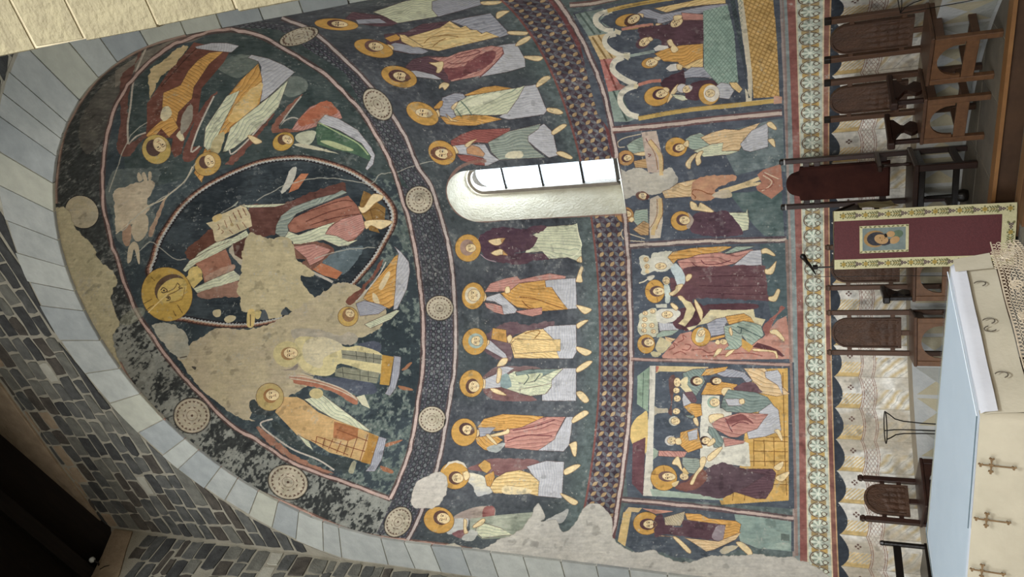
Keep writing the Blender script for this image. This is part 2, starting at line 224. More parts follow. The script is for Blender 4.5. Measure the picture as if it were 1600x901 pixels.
APOSTLES = '''
@painted_saint#s1|frieze|painted saint in a grey-green robe against the jamb, at the right end of the row of standing saints
% 480 0 8
r V 10 4 470,240 560,150 700,165 950,200 1140,290 1060,320 900,330 640,300 620,260
r G -12 3 820,150 1200,20 1560,-60 2100,-60 2080,30 1600,215 1130,290 950,200
r B -12 3 1560,20 1900,-80 2130,-60 2180,60 1640,210 1560,120
r B 0 3 600,245 900,230 1000,290 640,300
h 365 305 275 74 4
f 400 300 110 42 5 5a3a34
t 2180,20 2430,15 2370,55 2200,60
@painted_saint#s2|frieze|painted saint holding a book in a yellow mantle over a pleated pale tunic, second from the right end of the row
% 660 0 8
r V -10 4 -480,430 -200,400 0,300 330,265 250,370 -60,560 -100,680 -350,640 -420,600
r B -12 4.4 340,260 850,165 1070,395 1120,420 960,470 700,400
r Y -8 5.5 -250,480 0,410 220,345 340,262 480,345 540,320 600,370 680,375 740,420 800,395 960,460 700,520 400,590 200,640 0,600 -200,560
l 8c5a26 1 20,540 100,470 280,440 450,460
l 8c5a26 1 130,580 220,510 290,480
s d9bf80 180,560 330,490 560,480 600,500 560,520 300,560
t 920,185 960,140 1090,135 1040,175 940,235
t 1080,390 1300,395 1320,415 1280,440 1090,430
% 480 0 8
o be8a40 965,475 1110,425 1165,465 1150,500 1040,525
r B 5 3 960,590 1100,530 1400,590 1520,640 1440,675 1280,670 1050,620
r Y 20 3 1150,430 1220,435 1450,585 1320,590 1180,520
t 940,570 1020,555 1080,590 1060,630 960,605
h 830 605 250 105 14
f 855 580 100 60 10 6b4a44
@painted_saint#s3|frieze|painted saint pointing with an open hand, in a purple and red mantle, third from the right end of the row
% 580 90 8
r V 10 4 430,110 520,20 700,-20 990,-10 900,50 990,320 920,300 860,250 560,240 450,170
r W 5 4 1500,-130 1660,-165 1810,-180 1870,-80 1920,10 1927,115 1700,180 1300,250 1560,0
r P -30 5 720,0 960,-10 1100,-70 1500,-150 1640,-130 1660,-50 1560,60 1380,225 1000,300 900,140 880,60
m 6e3a3e 8a5450 18 900,140 1150,100 1350,-40 1560,-80 1480,80 1250,200 1000,280 960,220
l 70393c 1.2 1050,-20 1300,-90 1350,-60 1100,0 1050,-20
l 70393c 1.2 950,60 1050,80 1250,40 1400,-40
l 70393c 1.2 1640,-100 1640,-40 1500,120 1350,250
r W 20 3 460,165 560,160 780,210 880,265 850,275 560,240
t 720,65 800,60 900,50 890,140 850,190 810,180 820,120
t 855,345 900,310 960,320 975,345 920,405 890,370 850,390
t 1800,-150 1850,-215 1960,-270 2000,-255 1950,-200 1850,-150
t 1920,-20 2100,-20 2150,5 2080,45 1930,10
h 348 238 230 128 16
f 375 235 115 62 12 5a3a38 6b4c40
@painted_saint#s4|frieze|painted old saint in a green-white mantle edged in ochre, fourth from the right end of the row
% 580 90 8
r O 5 3.4 860,740 1100,720 1420,715 1640,770 1300,850 1100,850 940,830
r O -8 3 1150,470 1400,370 1560,350 1800,390 1500,440 1200,480
r W -8 4 1740,640 1800,500 1900,360 2060,335 2080,380 2170,600 2200,660 2160,710 1720,775 1600,740
r G -28 5 1100,540 1200,480 1500,430 1860,370 1920,350 1840,500 1700,700 1560,720 1400,720 1250,710 1060,730 1020,640
s cfcfae 1180,580 1300,500 1560,440 1620,460 1500,540 1280,610
l 56705f 1.6 1120,545 1200,630 1260,720
l 56705f 1.6 1060,640 1130,740
r B 10 4 890,500 1050,440 1150,450 1180,500 1060,560 1020,640 1060,740 1000,760 850,720 860,600
r Y 10 3 930,700 1020,770 1100,790 1060,800 990,790
o be8a40 780,620 860,540 900,540 890,600 850,640 790,640
t 760,720 830,650 850,680 850,740
t 1060,560 1080,570 1030,650 1000,620
h 640 700 215 130 26
f 655 690 115 62 8 - b9a883
% 740 160 8
t 920,70 1040,75 1120,125 1060,150 930,115
% 720 60 8
t 950,560 1030,480 1110,470 1110,510 960,610
@painted_saint#s5|frieze|painted saint in a wine-red and white mantle directly right of the small window
% 620 160 8
r M 10 4 670,480 800,400 960,340 1200,330 1420,320 1400,380 1220,460 1150,510 1000,500 900,520 680,540
r W 5 4 1620,430 1700,330 1760,310 1840,265 1930,350 1960,410 2000,600 2020,660 1900,690 1740,570 1660,500 1600,490
r D -8 5 1140,500 1400,360 1700,290 1800,265 1770,330 1640,420 1640,480 1720,580 1860,690 1600,700 1280,720 1180,620
r W 0 4 700,540 860,525 1100,520 1170,640 1280,720 1140,790 1090,790 1080,690 900,660 770,640
o b8865c 870,580 940,530 1030,560 1100,640 1080,680 880,640
r M 10 3 750,650 930,660 1090,700 1100,790 980,780 800,720
t 850,530 920,480 1000,460 950,500 890,560
t 660,580 720,545 770,620 740,640 690,600
s c4bc9c 1360,690 1400,620 1560,610 1560,690
h 565 628 180 145 30
f 580 640 115 70 8 6a4434 a5754a
% 740 160 8
t 980,360 1100,275 1165,280 1120,330 1000,405
t 1040,620 1120,615 1235,680 1210,710 1110,680 1050,650
@painted_saint#s6|frieze|painted saint with both palms raised, wrapped in a purple cloak over a green gown, directly left of the small window
% 700 340 6.667
r G 3 5 800,370 880,180 1030,90 1290,75 1340,60 1370,190 1390,300 1395,470 1250,415 1050,430 980,350
l cfcfae 1.8 1340,60 1360,180 1390,290 1340,380 1280,410
m 5b4047 4a3340 30 310,230 380,150 560,90 780,120 920,75 1020,90 970,150 870,175 940,220 900,290 820,340 700,380 980,365 1050,430 900,450 720,490 520,460 380,420 340,340 320,290
l 9c8088 1.2 340,380 400,430 500,460
t 425,235 520,215 590,215 560,270 500,290 440,265
t 450,365 540,325 590,355 620,390 560,385 500,395
o bd8c50 550,225 600,210 560,270
o bd8c50 570,345 625,390 570,390
t 275,290 330,285 330,340 280,335
h 208 315 135 143 0
e 9a7c6c 200 310 75 85 0
f 235 315 58 50 0 -
t 1340,450 1385,400 1395,465
@painted_saint#s7|frieze|painted grey-haired saint in a pink mantle and ochre robe, second to the left of the small window
% 700 420 6.667
r W 90 4 1010,110 1330,95 1345,410 1240,420 1150,290 1020,190
r P -8 4 380,240 440,150 590,100 720,75 750,110 1060,45 1230,75 1220,100 1000,120 740,150 720,200 590,235
r P 12 4 380,350 480,360 590,400 590,480 480,450 400,400
r O 12 5 545,250 640,230 740,150 1010,115 1020,190 1080,190 1150,295 1250,420 980,440 720,400 620,330
s cf9a4a 870,380 940,340 1020,350 1010,400 960,415
l 7a4420 1.2 740,290 900,310 1050,360 1200,410
l 7a4420 1.2 770,330 840,400 900,410
r P 10 3 700,440 980,400 980,470 880,495 760,470
r W 30 3 380,300 540,250 720,420 700,460 580,475 560,380 480,340 400,330
t 595,250 600,190 640,185 645,245
t 310,220 370,230 400,290 370,340 310,300
h 262 280 118 140 8
f 270 275 68 72 3 c6b898 cfc09a
t 1335,110 1380,-20 1410,-10 1390,60 1400,135 1340,135
t 1345,375 1480,410 1490,435 1420,470 1350,400
@painted_saint#s8|frieze|painted grey-haired saint clasping a closed ochre book, third to the left of the small window
% 700 500 6.667
m 5e464c 755f60 20 400,150 560,40 700,20 800,50 1080,5 1100,50 1000,80 800,120 640,200 640,240 680,300 660,400 620,440 540,420 380,330 370,270 430,200
r W 90 4 980,90 1050,60 1335,45 1340,330 1300,400 1160,400
r Y 8 5 640,200 820,110 990,90 1100,200 1170,200 1170,320 1130,320 1160,400 690,395
l 8c5a26 1.2 800,140 900,110 960,120 900,190
l 8c5a26 1.2 680,240 1150,250
r Y 0 3 660,240 700,200 1170,200 1170,320 700,350
o c08c44 465,80 605,100 615,235 450,195
t 615,175 650,150 670,190 640,240 620,220
r W 30 4 400,210 440,210 600,350 620,400 580,400 380,290
t 510,475 560,400 625,400 600,460 540,480
t 355,250 420,205 430,240 380,290
h 280 222 130 140 8
e 8ea398 290 215 80 78 0
f 300 215 66 55 4 - 9aab9c
t 1340,40 1420,0 1460,5 1380,70 1350,85
t 1345,275 1480,315 1490,345 1430,370 1350,320
@painted_saint#s9|frieze|painted dark-haired saint with one hand raised in a blue-green and white mantle, fourth to the left of the small window
% 700 500 6.667
m 69504f 7e6663 20 350,600 420,540 510,480 700,480 860,480 990,510 960,540 690,560 500,560 370,610
m 6c4844 7a5a58 20 370,720 500,700 740,700 740,770 860,790 910,840 560,840 420,800
r W 10 4 320,640 500,560 520,490 620,480 690,500 620,550 560,600 550,700 380,715 340,700
r W 90 4 1080,620 1180,500 1335,500 1335,840 980,840 980,760 1050,700
r G 5 5 560,600 690,530 960,530 1000,560 1150,510 1200,505 1080,620 1080,690 1030,760 860,790 740,760 560,700
m 7fa09a 6d8a88 20 550,590 620,560 660,690 560,700
r E 5 4 700,540 850,510 1160,505 1000,580 880,640 740,660
s b9bc96 680,590 850,560 980,550 960,600 820,650 720,640
l 47564f 1.4 820,560 840,600 790,670
l 47564f 1.4 960,560 900,640
r G 2 3 750,720 1080,660 1070,700 1010,770 860,790 750,760
t 520,500 560,520 540,640 505,650 510,580
t 440,710 520,720 610,780 540,775 470,750
t 300,630 370,610 390,640 380,710 340,690
h 245 660 125 142 8
f 268 690 60 65 12 5c4038
t 1340,500 1440,430 1505,430 1450,490 1350,545
t 1340,745 1400,745 1470,830 1420,860 1350,790
@painted_saint#s10|frieze|painted saint holding a short staff, in an ochre mantle over a long red robe, fifth to the left of the small window
% 690 630 6.667
r W 90 4 1000,490 1080,420 1170,370 1210,300 1300,140 1370,140 1330,430 1270,500
r P -8 6 640,250 900,210 1070,140 1290,140 1200,310 1180,370 1080,440 1000,490 660,460
l 70393c 1.6 680,390 880,330 1150,340
l 70393c 1.6 740,280 960,240 1180,170
r O 8 5 370,250 440,160 640,110 860,120 1070,135 960,190 830,250 560,290
r O 30 5 350,360 400,340 560,330 640,380 560,440 520,500 440,480 370,420
r B 5 4 380,250 560,250 490,330 400,350
m a8aaa4 8e9490 20 480,450 640,410 660,430 600,500 540,505 490,490
t 500,330 650,290 690,260 710,290 680,320 520,350
t 460,330 490,320 520,350 580,420 560,430 500,380
t 310,330 380,270 390,330 350,355
h 235 300 135 145 10
f 275 275 68 55 20 4f3834 5d4438
t 1370,150 1480,75 1530,90 1510,125 1370,205
t 1330,425 1400,395 1410,450 1400,545 1370,540 1340,450
@painted_saint#s11|frieze|painted saint in a cream robe with a bare patch of plaster beside the head, second from the left end of the row
% 640 700 5.632
m 6f4a4a 85605c 25 510,180 640,120 740,90 1060,95 1150,130 1030,180 800,240 740,230 600,200
r W 90 4 1030,160 1200,110 1360,120 1340,440 1130,420 1120,290
m c9c0a4 a8a9a6 25 480,210 640,240 700,330 740,380 600,420 560,340 490,270
r Y -3 5 760,260 850,210 970,190 1060,220 1140,290 1130,420 1050,400 740,395 700,330
r O 80 3 680,330 660,240 740,200 750,260 710,340
o be9048 600,150 660,100 710,130 720,180 680,220 640,200
s d9c392 840,330 1060,360 1040,400 830,400
h 395 240 130 120 12
p c3b9a4 295,190 340,120 420,105 480,130 510,180 460,140 400,125 350,140
f 420 262 55 48 5 5c4038
t 470,220 510,200 530,250 490,285
t 1360,190 1450,145 1505,150 1440,205 1370,235
t 1335,395 1480,465 1440,500 1350,430
@painted_saint#s12|frieze|painted saint in a faded green robe above the bare plaster, last at the left end of the row
% 640 700 5.632
m a59484 8e7e74 25 390,600 560,520 740,515 740,600 600,620 450,640
m 7c4440 94605a 18 660,520 740,510 745,590 680,620 640,600
M a3a792 757d6c 22 530,620 760,590 1090,560 1070,650 960,760 880,790 640,800 530,720
r G 5 5 600,640 800,700 900,760 640,790 580,740
m b4b4ac 9a9c98 22 330,640 480,610 520,640 480,720 340,760 320,700
m 6c4046 855a5a 18 370,750 470,715 480,770 440,790
m a2a49c b0aea4 22 460,790 530,720 600,740 560,810 490,815
t 480,620 505,640 500,700 515,740 480,750 475,680
t 560,680 640,620 665,630 640,670 570,700
h 258 632 135 115 14
f 295 615 62 52 15 5c4038
m a5a49c 8b8b88 25 1190,640 1340,560 1400,540 1360,640 1300,660
'''
SCENE_RIGHT = '''
@painted_scene#dorm|wall|painted scene of mourners under striped arches, right of the crucifixion
% 890 0 7.62
M 3d4656 505a66 14 40,150 400,60 1000,-10 1200,-70 2460,-150 2500,0 2530,700 2560,1440 2150,1420 1200,1560 480,1560 330,1350 200,850
M 6e8078 7f8f84 8 60,170 400,100 450,160 360,250 560,370 530,390 220,430
M bfa06a c9ae7c 8 220,430 540,390 400,500 640,660 580,690 360,710
M a8645a b57268 8 360,710 560,690 480,800 600,1000 730,1050 460,1090
M 76887c 87978a 8 460,1090 700,1060 600,1200 640,1330 820,1400 700,1450 530,1450
l 4f6058 3 110,150 300,410
l 4f6058 3 180,130 370,395
l 8a6a3a 3 270,440 440,700
l 8a6a3a 2.4 340,420 510,690
l 7c4038 3 410,700 560,1070
l 44564e 3 520,1080 680,1440
l 44564e 2.4 590,1080 740,1400
l c9c2ac 9 520,360 440,350 330,290 310,210 360,170 460,140
l c9c2ac 9 720,660 600,650 480,590 420,500 450,430 550,400
l c9c2ac 9 800,1010 700,970 580,900 510,820 540,730 640,680
l c9c2ac 9 820,1390 700,1350 610,1230 610,1130 680,1060 790,1020
l 3a4252 1.2 520,330 430,320 370,260 360,210 410,170
l 3a4252 1.2 690,640 600,620 500,560 450,490 480,430
p bfb79c 430,125 520,120 500,160 440,165
p c4ba9a 540,340 620,370 600,420 540,400
p c4ba9a 640,635 720,640 700,720 650,690
p c9bc94 770,990 830,1010 800,1060 760,1050
l b9984f 6 450,130 700,70 1100,0 1700,-90
l 8c6a36 1 520,120 820,50 1100,0
l 9a7a46 3.5 620,350 820,330 1000,290
l b77a66 4 620,350 820,310 990,290
l 8c9a90 4.5 720,665 850,640 1010,610
l b5715e 5 820,1010 960,970 1090,960
@painted_mourner#m1|dorm|painted mourner in blue-grey at the right end of the arches
r B 20 4 800,160 870,110 950,110 1100,170 1160,160 1400,110 1600,70 1880,40 1890,120 1600,150 1300,220 1050,290 1040,230 900,210
r Y -20 4 1000,100 1150,70 1400,20 1620,-30 1850,-60 1860,40 1600,60 1350,90 1150,150
h 690 240 150 72 -12
f 760 230 85 52 -28 54382e
t 820,160 880,170 870,210 840,180
t 1030,280 1100,290 1100,330 1080,410 1050,410 1040,340 990,380 1020,330
@painted_mourner#m2|dorm|painted mourner in a purple cloak, second under the arches
m 5a3e46 4d353c 20 830,330 1000,300 1180,280 1330,180 1590,240 1590,530 1300,540 1130,580 1080,470 1000,460 900,520 830,420
r P 0 3 1330,150 1590,170 1590,240 1350,240
f 1270 270 85 55 -30 - 
f 890 500 80 52 -30 5a3e46
t 960,435 995,470 960,490 930,460
t 1240,190 1330,180 1330,220 1250,250
@painted_mourner#m3|dorm|painted mourner in ochre robes bending over the bier
r O -18 4.4 1010,640 1100,590 1240,560 1310,540 1590,520 1590,700 1540,800 1350,810 1290,740 1120,730
r Y -30 4 1350,800 1500,720 1590,690 1590,800 1400,820
p c9c3b8 1000,575 1060,535 1170,545 1180,570 1100,600 1020,610
p c9c3b8 1145,815 1200,765 1310,755 1340,800 1280,840 1190,850
t 1160,490 1210,465 1240,520 1300,590 1240,630 1200,590 1210,550 1190,550
h 955 750 100 62 -10 b5853f
f 975 745 80 50 -15 -
t 1000,690 1050,670 1090,700 1050,720
t 1280,760 1340,780 1330,830 1280,820
@painted_mourner#m4|dorm|painted haloed mourner with dark hair leaning over the bier
m 4f343c 432c34 18 1080,990 1160,920 1300,860 1360,830 1380,980 1300,1040 1240,1100 1160,1080 1100,1040
r B -10 4 1360,860 1450,800 1600,800 1750,860 1760,940 1600,920 1440,920 1370,930
h 1040 1145 155 118 -10
f 1095 1115 80 52 -15 4a3038
t 1110,1050 1160,1040 1190,1070 1160,1100
t 1190,1130 1230,1060 1290,1000 1300,1050 1240,1130 1160,1230
r G 10 3 1210,1120 1340,1130 1420,1160 1400,1190 1340,1200 1260,1170
@painted_mourner#m5|dorm|painted white-haired mourner beside the reclining head
m 573b43 4a3138 18 1380,1080 1500,970 1740,960 1760,1040 1560,1180 1400,1180
h 1340 1050 65 55 0 b5b0ae
f 1400 1060 65 48 -25 - b9b4b0
@painted_bier#bier|dorm|painted bier with a green diamond cover
M 7d9a88 8fa896 9 1590,130 1880,60 1960,400 2010,1000 1960,1080 1760,1000 1600,820
p c0b59a 1980,-130 2050,-140 2180,840 2170,1200 2520,1160 2530,1200 2100,1230 2090,1060 2130,1060 2110,820
p 3a434c 1900,-50 1960,-60 2100,780 2100,1060 2150,1160 2130,1170 2120,1080 2070,800 1990,400
@painted_bier_front|dorm|painted gold front of the bier with lozenge pattern
M b88f4a c39a56 10 2050,-140 2410,-170 2470,500 2500,1150 2190,1170 2170,840 2120,400
@painted_body#body|dorm|painted reclining figure with a cross halo on the bier
r W 0 4 1700,1060 1800,980 1900,1000 1960,1080 1900,1180 1750,1160
r Y 20 3 1900,980 1990,980 2060,1060 2020,1110 1930,1040
h 1660 1120 125 128 0
e c9c0ae 1690 1110 95 100 0
f 1670 1110 60 52 -10 -
% 890 0 7.62
l b9984f 7 820,1410 1400,1310 2000,1250 2440,1200
l 8a6a36 1 830,1385 1400,1290 2000,1222
p b98a72 2430,1140 2530,1150 2530,1230 2430,1240
'''
CRUCI = '''
@painted_scene#cruci|wall|painted crucifixion scene below the small window
% 950 185 9
M 3e4859 4c5666 16 80,190 1450,60 2350,-60 2480,-40 2520,1690 1500,1770 200,1790 130,1100
M 4c5f62 6d7c7c 12 1700,170 2350,10 2460,0 2490,750 2200,700 1800,800 1650,500
M 3f5a58 61736f 12 1700,1050 2440,1000 2480,1650 2200,1650 2050,1500
@bare_plaster|cruci|bare plaster patch across the centre of the crucifixion
m a8a396 b2ab9a 30 40,570 130,600 160,700 260,730 460,690 560,760 720,740 820,700 900,700 940,770 980,860 900,1000 700,1060 560,1080 380,1090 130,1140 60,1000
@painted_angel#ang1|cruci|painted angel over the right arm of the cross
r T 10 4 260,380 350,310 460,260 490,240 540,500 400,510 300,470
r A 10 4 360,600 540,560 560,700 440,690 380,690
l b8a88a 1.6 240,400 150,400 140,330 240,270 460,220
h 250 555 118 108 0 b08048
f 275 555 62 48 -10 54383a
t 360,500 430,480 520,470 520,520 430,520
@painted_angel#ang2|cruci|painted angel over the left arm of the cross
r T 0 4 380,1290 560,1270 570,1500 420,1520 340,1420
r A 20 4 350,1560 500,1440 580,1480 570,1640 460,1640
l b8a88a 1.6 520,1690 300,1620 210,1560 190,1640 260,1710 520,1730
h 240 1355 122 112 0 b08048
f 270 1340 62 50 10 54383a
t 290,1420 340,1380 370,1420 330,1460
@painted_cross#cross|cruci|painted pale cross with a speckled ground
M b09a8a b8a492 8 470,195 680,170 770,560 780,720 720,740 700,760 560,760
M b3a38e bcae98 8 590,1130 700,1080 760,1130 770,1450 740,1660 740,1680 590,1690 580,1500
l 6a3434 1.2 530,280 560,330 590,300
l 6a3434 1.2 560,500 600,510 570,540
@painted_figure#corpus|cruci|painted crucified figure, worn away at the chest
l c4a670 6 580,310 700,470 740,560 750,800
l 8a5a2e 1 600,290 760,500 775,740
l 8a5a2e 1 560,340 660,500 700,720
l c4a670 6.5 730,1120 740,1300 700,1440 640,1560 630,1640
l 8a5a2e 1 760,1120 770,1330 720,1450 680,1560
l 8a5a2e 1 690,1130 690,1330 650,1450 590,1540
r N 0 5 760,1030 860,990 980,910 1240,850 1200,960 1180,1100 1000,1110 800,1120
f 500 1090 80 52 10 6a4a42 5a3430
m bd8d68 b07c5e 16 1180,940 1240,850 1400,810 1760,790 1800,860 1560,960 1500,1010 1540,1080 1450,1140 1200,1150 1170,1060
l 8a4e2e 1.4 1200,1000 1300,1010 1420,1060 1520,1060
l 8a4e2e 1.4 1200,1000 1180,1050 1230,1100 1220,1130
l c7ae7e 6 1560,1030 1900,930 2150,830
l c7ae7e 5 1580,1060 1900,960 2150,910
m b5a68e a89878 16 1460,1080 1560,1020 1700,1000 1740,1100 1560,1120
p a66e58 2100,790 2180,720 2430,640 2460,1000 2300,1130 2100,1010 2080,960 2160,900
l c9b294 1.6 2180,800 2300,880 2260,960 2160,1020
l c9b294 1.6 2200,760 2400,850
l 8a4a3c 1.4 2120,1000 2260,980 2330,880 2180,760
@painted_saint#cs1|cruci|painted haloed saint in a blue-green and ochre robe pointing to the cross
r T 10 4 1090,290 1160,240 1300,200 1380,250 1480,330 1460,460 1320,450 1180,440 1120,400
r N -12 5 1300,270 1450,200 1640,150 1840,160 2010,100 2140,60 1900,350 1840,460 1620,470 1400,350
r W -20 4 2020,170 2250,60 2250,400 2000,470 1900,440 1860,360
r G -4 3 1200,460 1460,360 1620,340 1600,460 1850,450 1700,510 1340,540 1300,500
h 960 400 155 135 0
f 1010 410 75 55 -12 5a3c38
t 1080,330 1130,310 1130,400 1060,380
t 1190,510 1250,500 1170,620 1160,700 1120,700 1090,630
t 1280,470 1340,460 1300,540 1310,620 1250,660 1230,540
t 2240,60 2300,50 2370,130 2350,160 2250,110
t 2250,300 2330,290 2350,400 2300,370
% 960 265 7.5
@painted_saint#cs2|cruci|painted haloed woman in a purple cloak beside the cross
r G 0 4 1300,500 1540,500 1560,460 1580,600 1570,700 1440,740
m 5b4049 4b3540 24 920,540 1000,490 1140,500 1300,480 1440,620 1500,760 1200,780 980,760 890,700
t 890,370 960,400 980,440 1000,390 1040,400 1160,480 1130,500 990,480 900,460
h 785 600 125 115 0
m a59484 968070 18 860,500 930,590 880,690 840,660 880,580
f 820 590 68 55 6 5a4040
'''
SCENE_MID = '''
@painted_scene#laz|wall|painted scene of a crowd around a tall haloed figure, left of the crucifixion
% 970 375 9.01
M 3f4a59 4a5563 14 120,110 2300,20 2330,1000 2400,1700 2370,1750 160,1720
M 4a6266 3f565a 10 1960,60 2330,30 2370,1600 2220,1500 2080,900
% 970 465 8.58
M ab7462 b88270 8 550,780 620,700 800,480 940,450 1180,580 1300,600 1700,600 1900,540 2000,420 2100,300 2220,240 2300,820 1300,830 560,810
l 8a4c42 1.6 640,700 720,660 700,600 760,640
l 8a4c42 1.6 760,600 840,560 830,500 880,530
l 8a4c42 1.6 860,620 940,640 900,700 820,690
l 8a4c42 1.6 700,760 800,720 880,760
l 8a4c42 1.6 960,700 1080,690 1180,740 1300,700
l 8a4c42 1.6 1100,780 1400,760 1700,740 1900,780
m 8a5048 9c6054 10 1900,400 1990,300 2100,200 2140,120 2200,130 2100,240 2020,380 1960,520
@painted_group#crowd1|laz|painted group of white-veiled heads at the top right of the crowd scene
% 970 375 9.01
m c2beaa b4b19c 12 270,300 260,250 310,215 380,220 410,250 440,190 520,170 720,150 700,250 740,330 680,420 560,440 450,440 340,490 280,460 310,410 270,370
m c8c4b2 bbb7a4 14 420,300 500,235 640,250 730,320 680,400 600,430 480,430 430,380
e cfb684 355 270 38 40 0
e cfb684 370 370 38 40 0
e cfb684 370 440 32 30 0
f 355 275 32 30 0 -
f 370 370 32 30 0 -
f 560 365 85 52 0 -
r O 2 6 660,240 730,165 1000,110 1450,85 1570,95 1400,170 1090,205 960,250 800,270 740,330
r P 3 8 790,290 960,250 1090,205 1400,170 1500,200 1830,130 1870,140 1600,330 1430,370 1000,390 880,430 830,370
l 70393c 1.5 1130,280 1200,340 1400,330 1550,280
l 70393c 1.5 1000,310 1080,370 1300,375
r T 0 3 1440,190 1620,90 1890,85 1760,130 1560,180
r W 0 5 1590,350 1830,150 1980,135 1985,350 1700,365
t 1980,135 2060,115 2170,200 2150,225 2050,185 1990,190
@painted_figure#tall|laz|painted tall figure with a cross halo and a dark wine-red robe
m 5c3c42 6a484a 26 870,430 1000,390 1250,375 1985,355 2030,420 2060,700 2085,860 1900,850 1090,820 1010,960 900,900 870,800 740,790 700,600 720,540 900,560
l 46282e 1 1100,520 1600,500 2000,520
l 46282e 1 1100,640 1500,650 2020,640
l 46282e 1 1200,740 1600,760 2040,760
t 2030,410 2090,400 2180,300 2185,330 2140,470 2040,475
t 2080,800 2150,780 2200,690 2240,700 2230,760 2180,860 2090,850
h 480 720 140 165 0
l 8a5a30 1 430,600 470,640
l 8a5a30 1 520,870 510,800
l 8a5a30 1 350,690 420,710
f 530 720 88 62 0 5a4240
m b7c0b4 a8b2a8 10 600,640 680,640 700,760 690,870 630,880 620,760
e cbb78a 640 570 52 60 0
f 640 575 45 38 10 -
m a8b8b8 b5c0bc 10 700,380 780,330 860,420 900,520 890,620 800,650 770,560 720,450
t 780,640 880,620 820,720 730,785 680,750 760,700
t 910,530 940,480 995,480 995,530 930,585
l c9bda0 2 255,605 330,580 380,545
m c4bda8 b5ad98 8 370,520 470,490 460,540 400,570
t 800,790 870,790 950,900 900,860 840,850
@painted_group#crowd2|laz|painted second group of small heads with one white-veiled head
% 970 465 8.58
m c0bb9e aeab90 10 250,220 330,180 430,140 490,170 500,400 470,520 270,500 230,400 250,300
f 325 205 36 32 0 -
f 425 180 36 32 0 -
f 320 290 36 32 0 -
f 310 370 36 32 0 -
f 415 370 36 34 0 -
f 310 440 34 32 0 -
f 435 450 34 30 0 -
r W 90 4 500,330 700,340 780,430 600,500 520,440
p b8b5a2 465,90 620,80 620,135 480,135
m c9c5b4 bbb7a6 14 465,230 520,160 640,145 760,160 800,220 740,300 600,340 500,320
f 620 225 80 52 0 -
r T -8 3 480,490 560,440 780,430 690,500 480,540
r N 30 4 590,520 740,550 660,610 600,570
m 4f3036 5c3b40 14 690,345 800,230 780,150 870,125 1000,60 1150,130 1240,230 1200,320 1000,370 900,400 940,440 780,420
p c9b886 840,20 940,60 1000,160 960,260 860,385 770,345 840,280 880,150 800,20
t 1000,20 1090,160 1100,230 1080,310 1040,220 990,80
t 665,80 700,70 770,130 740,170 690,130
h 340 620 118 128 0
f 375 600 72 55 4 5f4642
m c2b488 b0a37a 12 470,640 520,530 600,560 680,620 560,740 470,690
m b8ab80 a59a72 8 400,740 450,720 540,740 520,780 440,790
@painted_figure#shroud|laz|painted reclining haloed figure and green-clad kneeling man
p c4b68a 1200,160 1780,150 1800,260 1940,290 1880,400 1700,380 1300,320 1160,340 880,400 920,440 1000,400
m 4f3036 5c3b40 12 1160,90 1780,80 1780,155 1200,155
r B 0 4 1150,350 1280,280 1400,260 1450,300 1400,360 1420,480 1200,520
r O -10 4 1400,250 1650,210 1740,260 1800,350 1600,330 1450,360
r O 0 3 1180,540 1400,490 1420,520 1200,580
h 1075 520 130 130 0
m c2bda0 b3ae92 12 1000,560 1040,420 1110,410 1130,500 1100,580 1040,600
f 1080 475 60 42 -40 -
r T 22 5 1440,370 1640,310 1760,330 1880,370 1920,500 1740,650 1620,500 1640,620 1560,690 1380,700 1450,640 1400,540 1380,380
l 47605a 1.6 1560,380 1700,440 1900,540
l 47605a 1.6 1500,420 1600,480 1620,400
p be8f42 1620,540 1780,650 1720,730 1620,660
t 1260,600 1300,560 1340,600 1300,630
f 1375 590 52 42 10 -
t 1240,790 1290,690 1360,680 1330,740 1260,790
t 1400,780 1440,720 1530,690 1480,750 1420,790
t 1450,440 1470,390 1500,470 1480,510
p 5c3436 1770,660 1830,600 2000,650 2110,700 2200,780 2160,790 2000,710
t 2000,440 2090,425 2190,540 2180,590 2080,500 2010,480
t 1790,680 2060,710 2090,730 2110,800 2080,810 2040,730 1790,715
'''
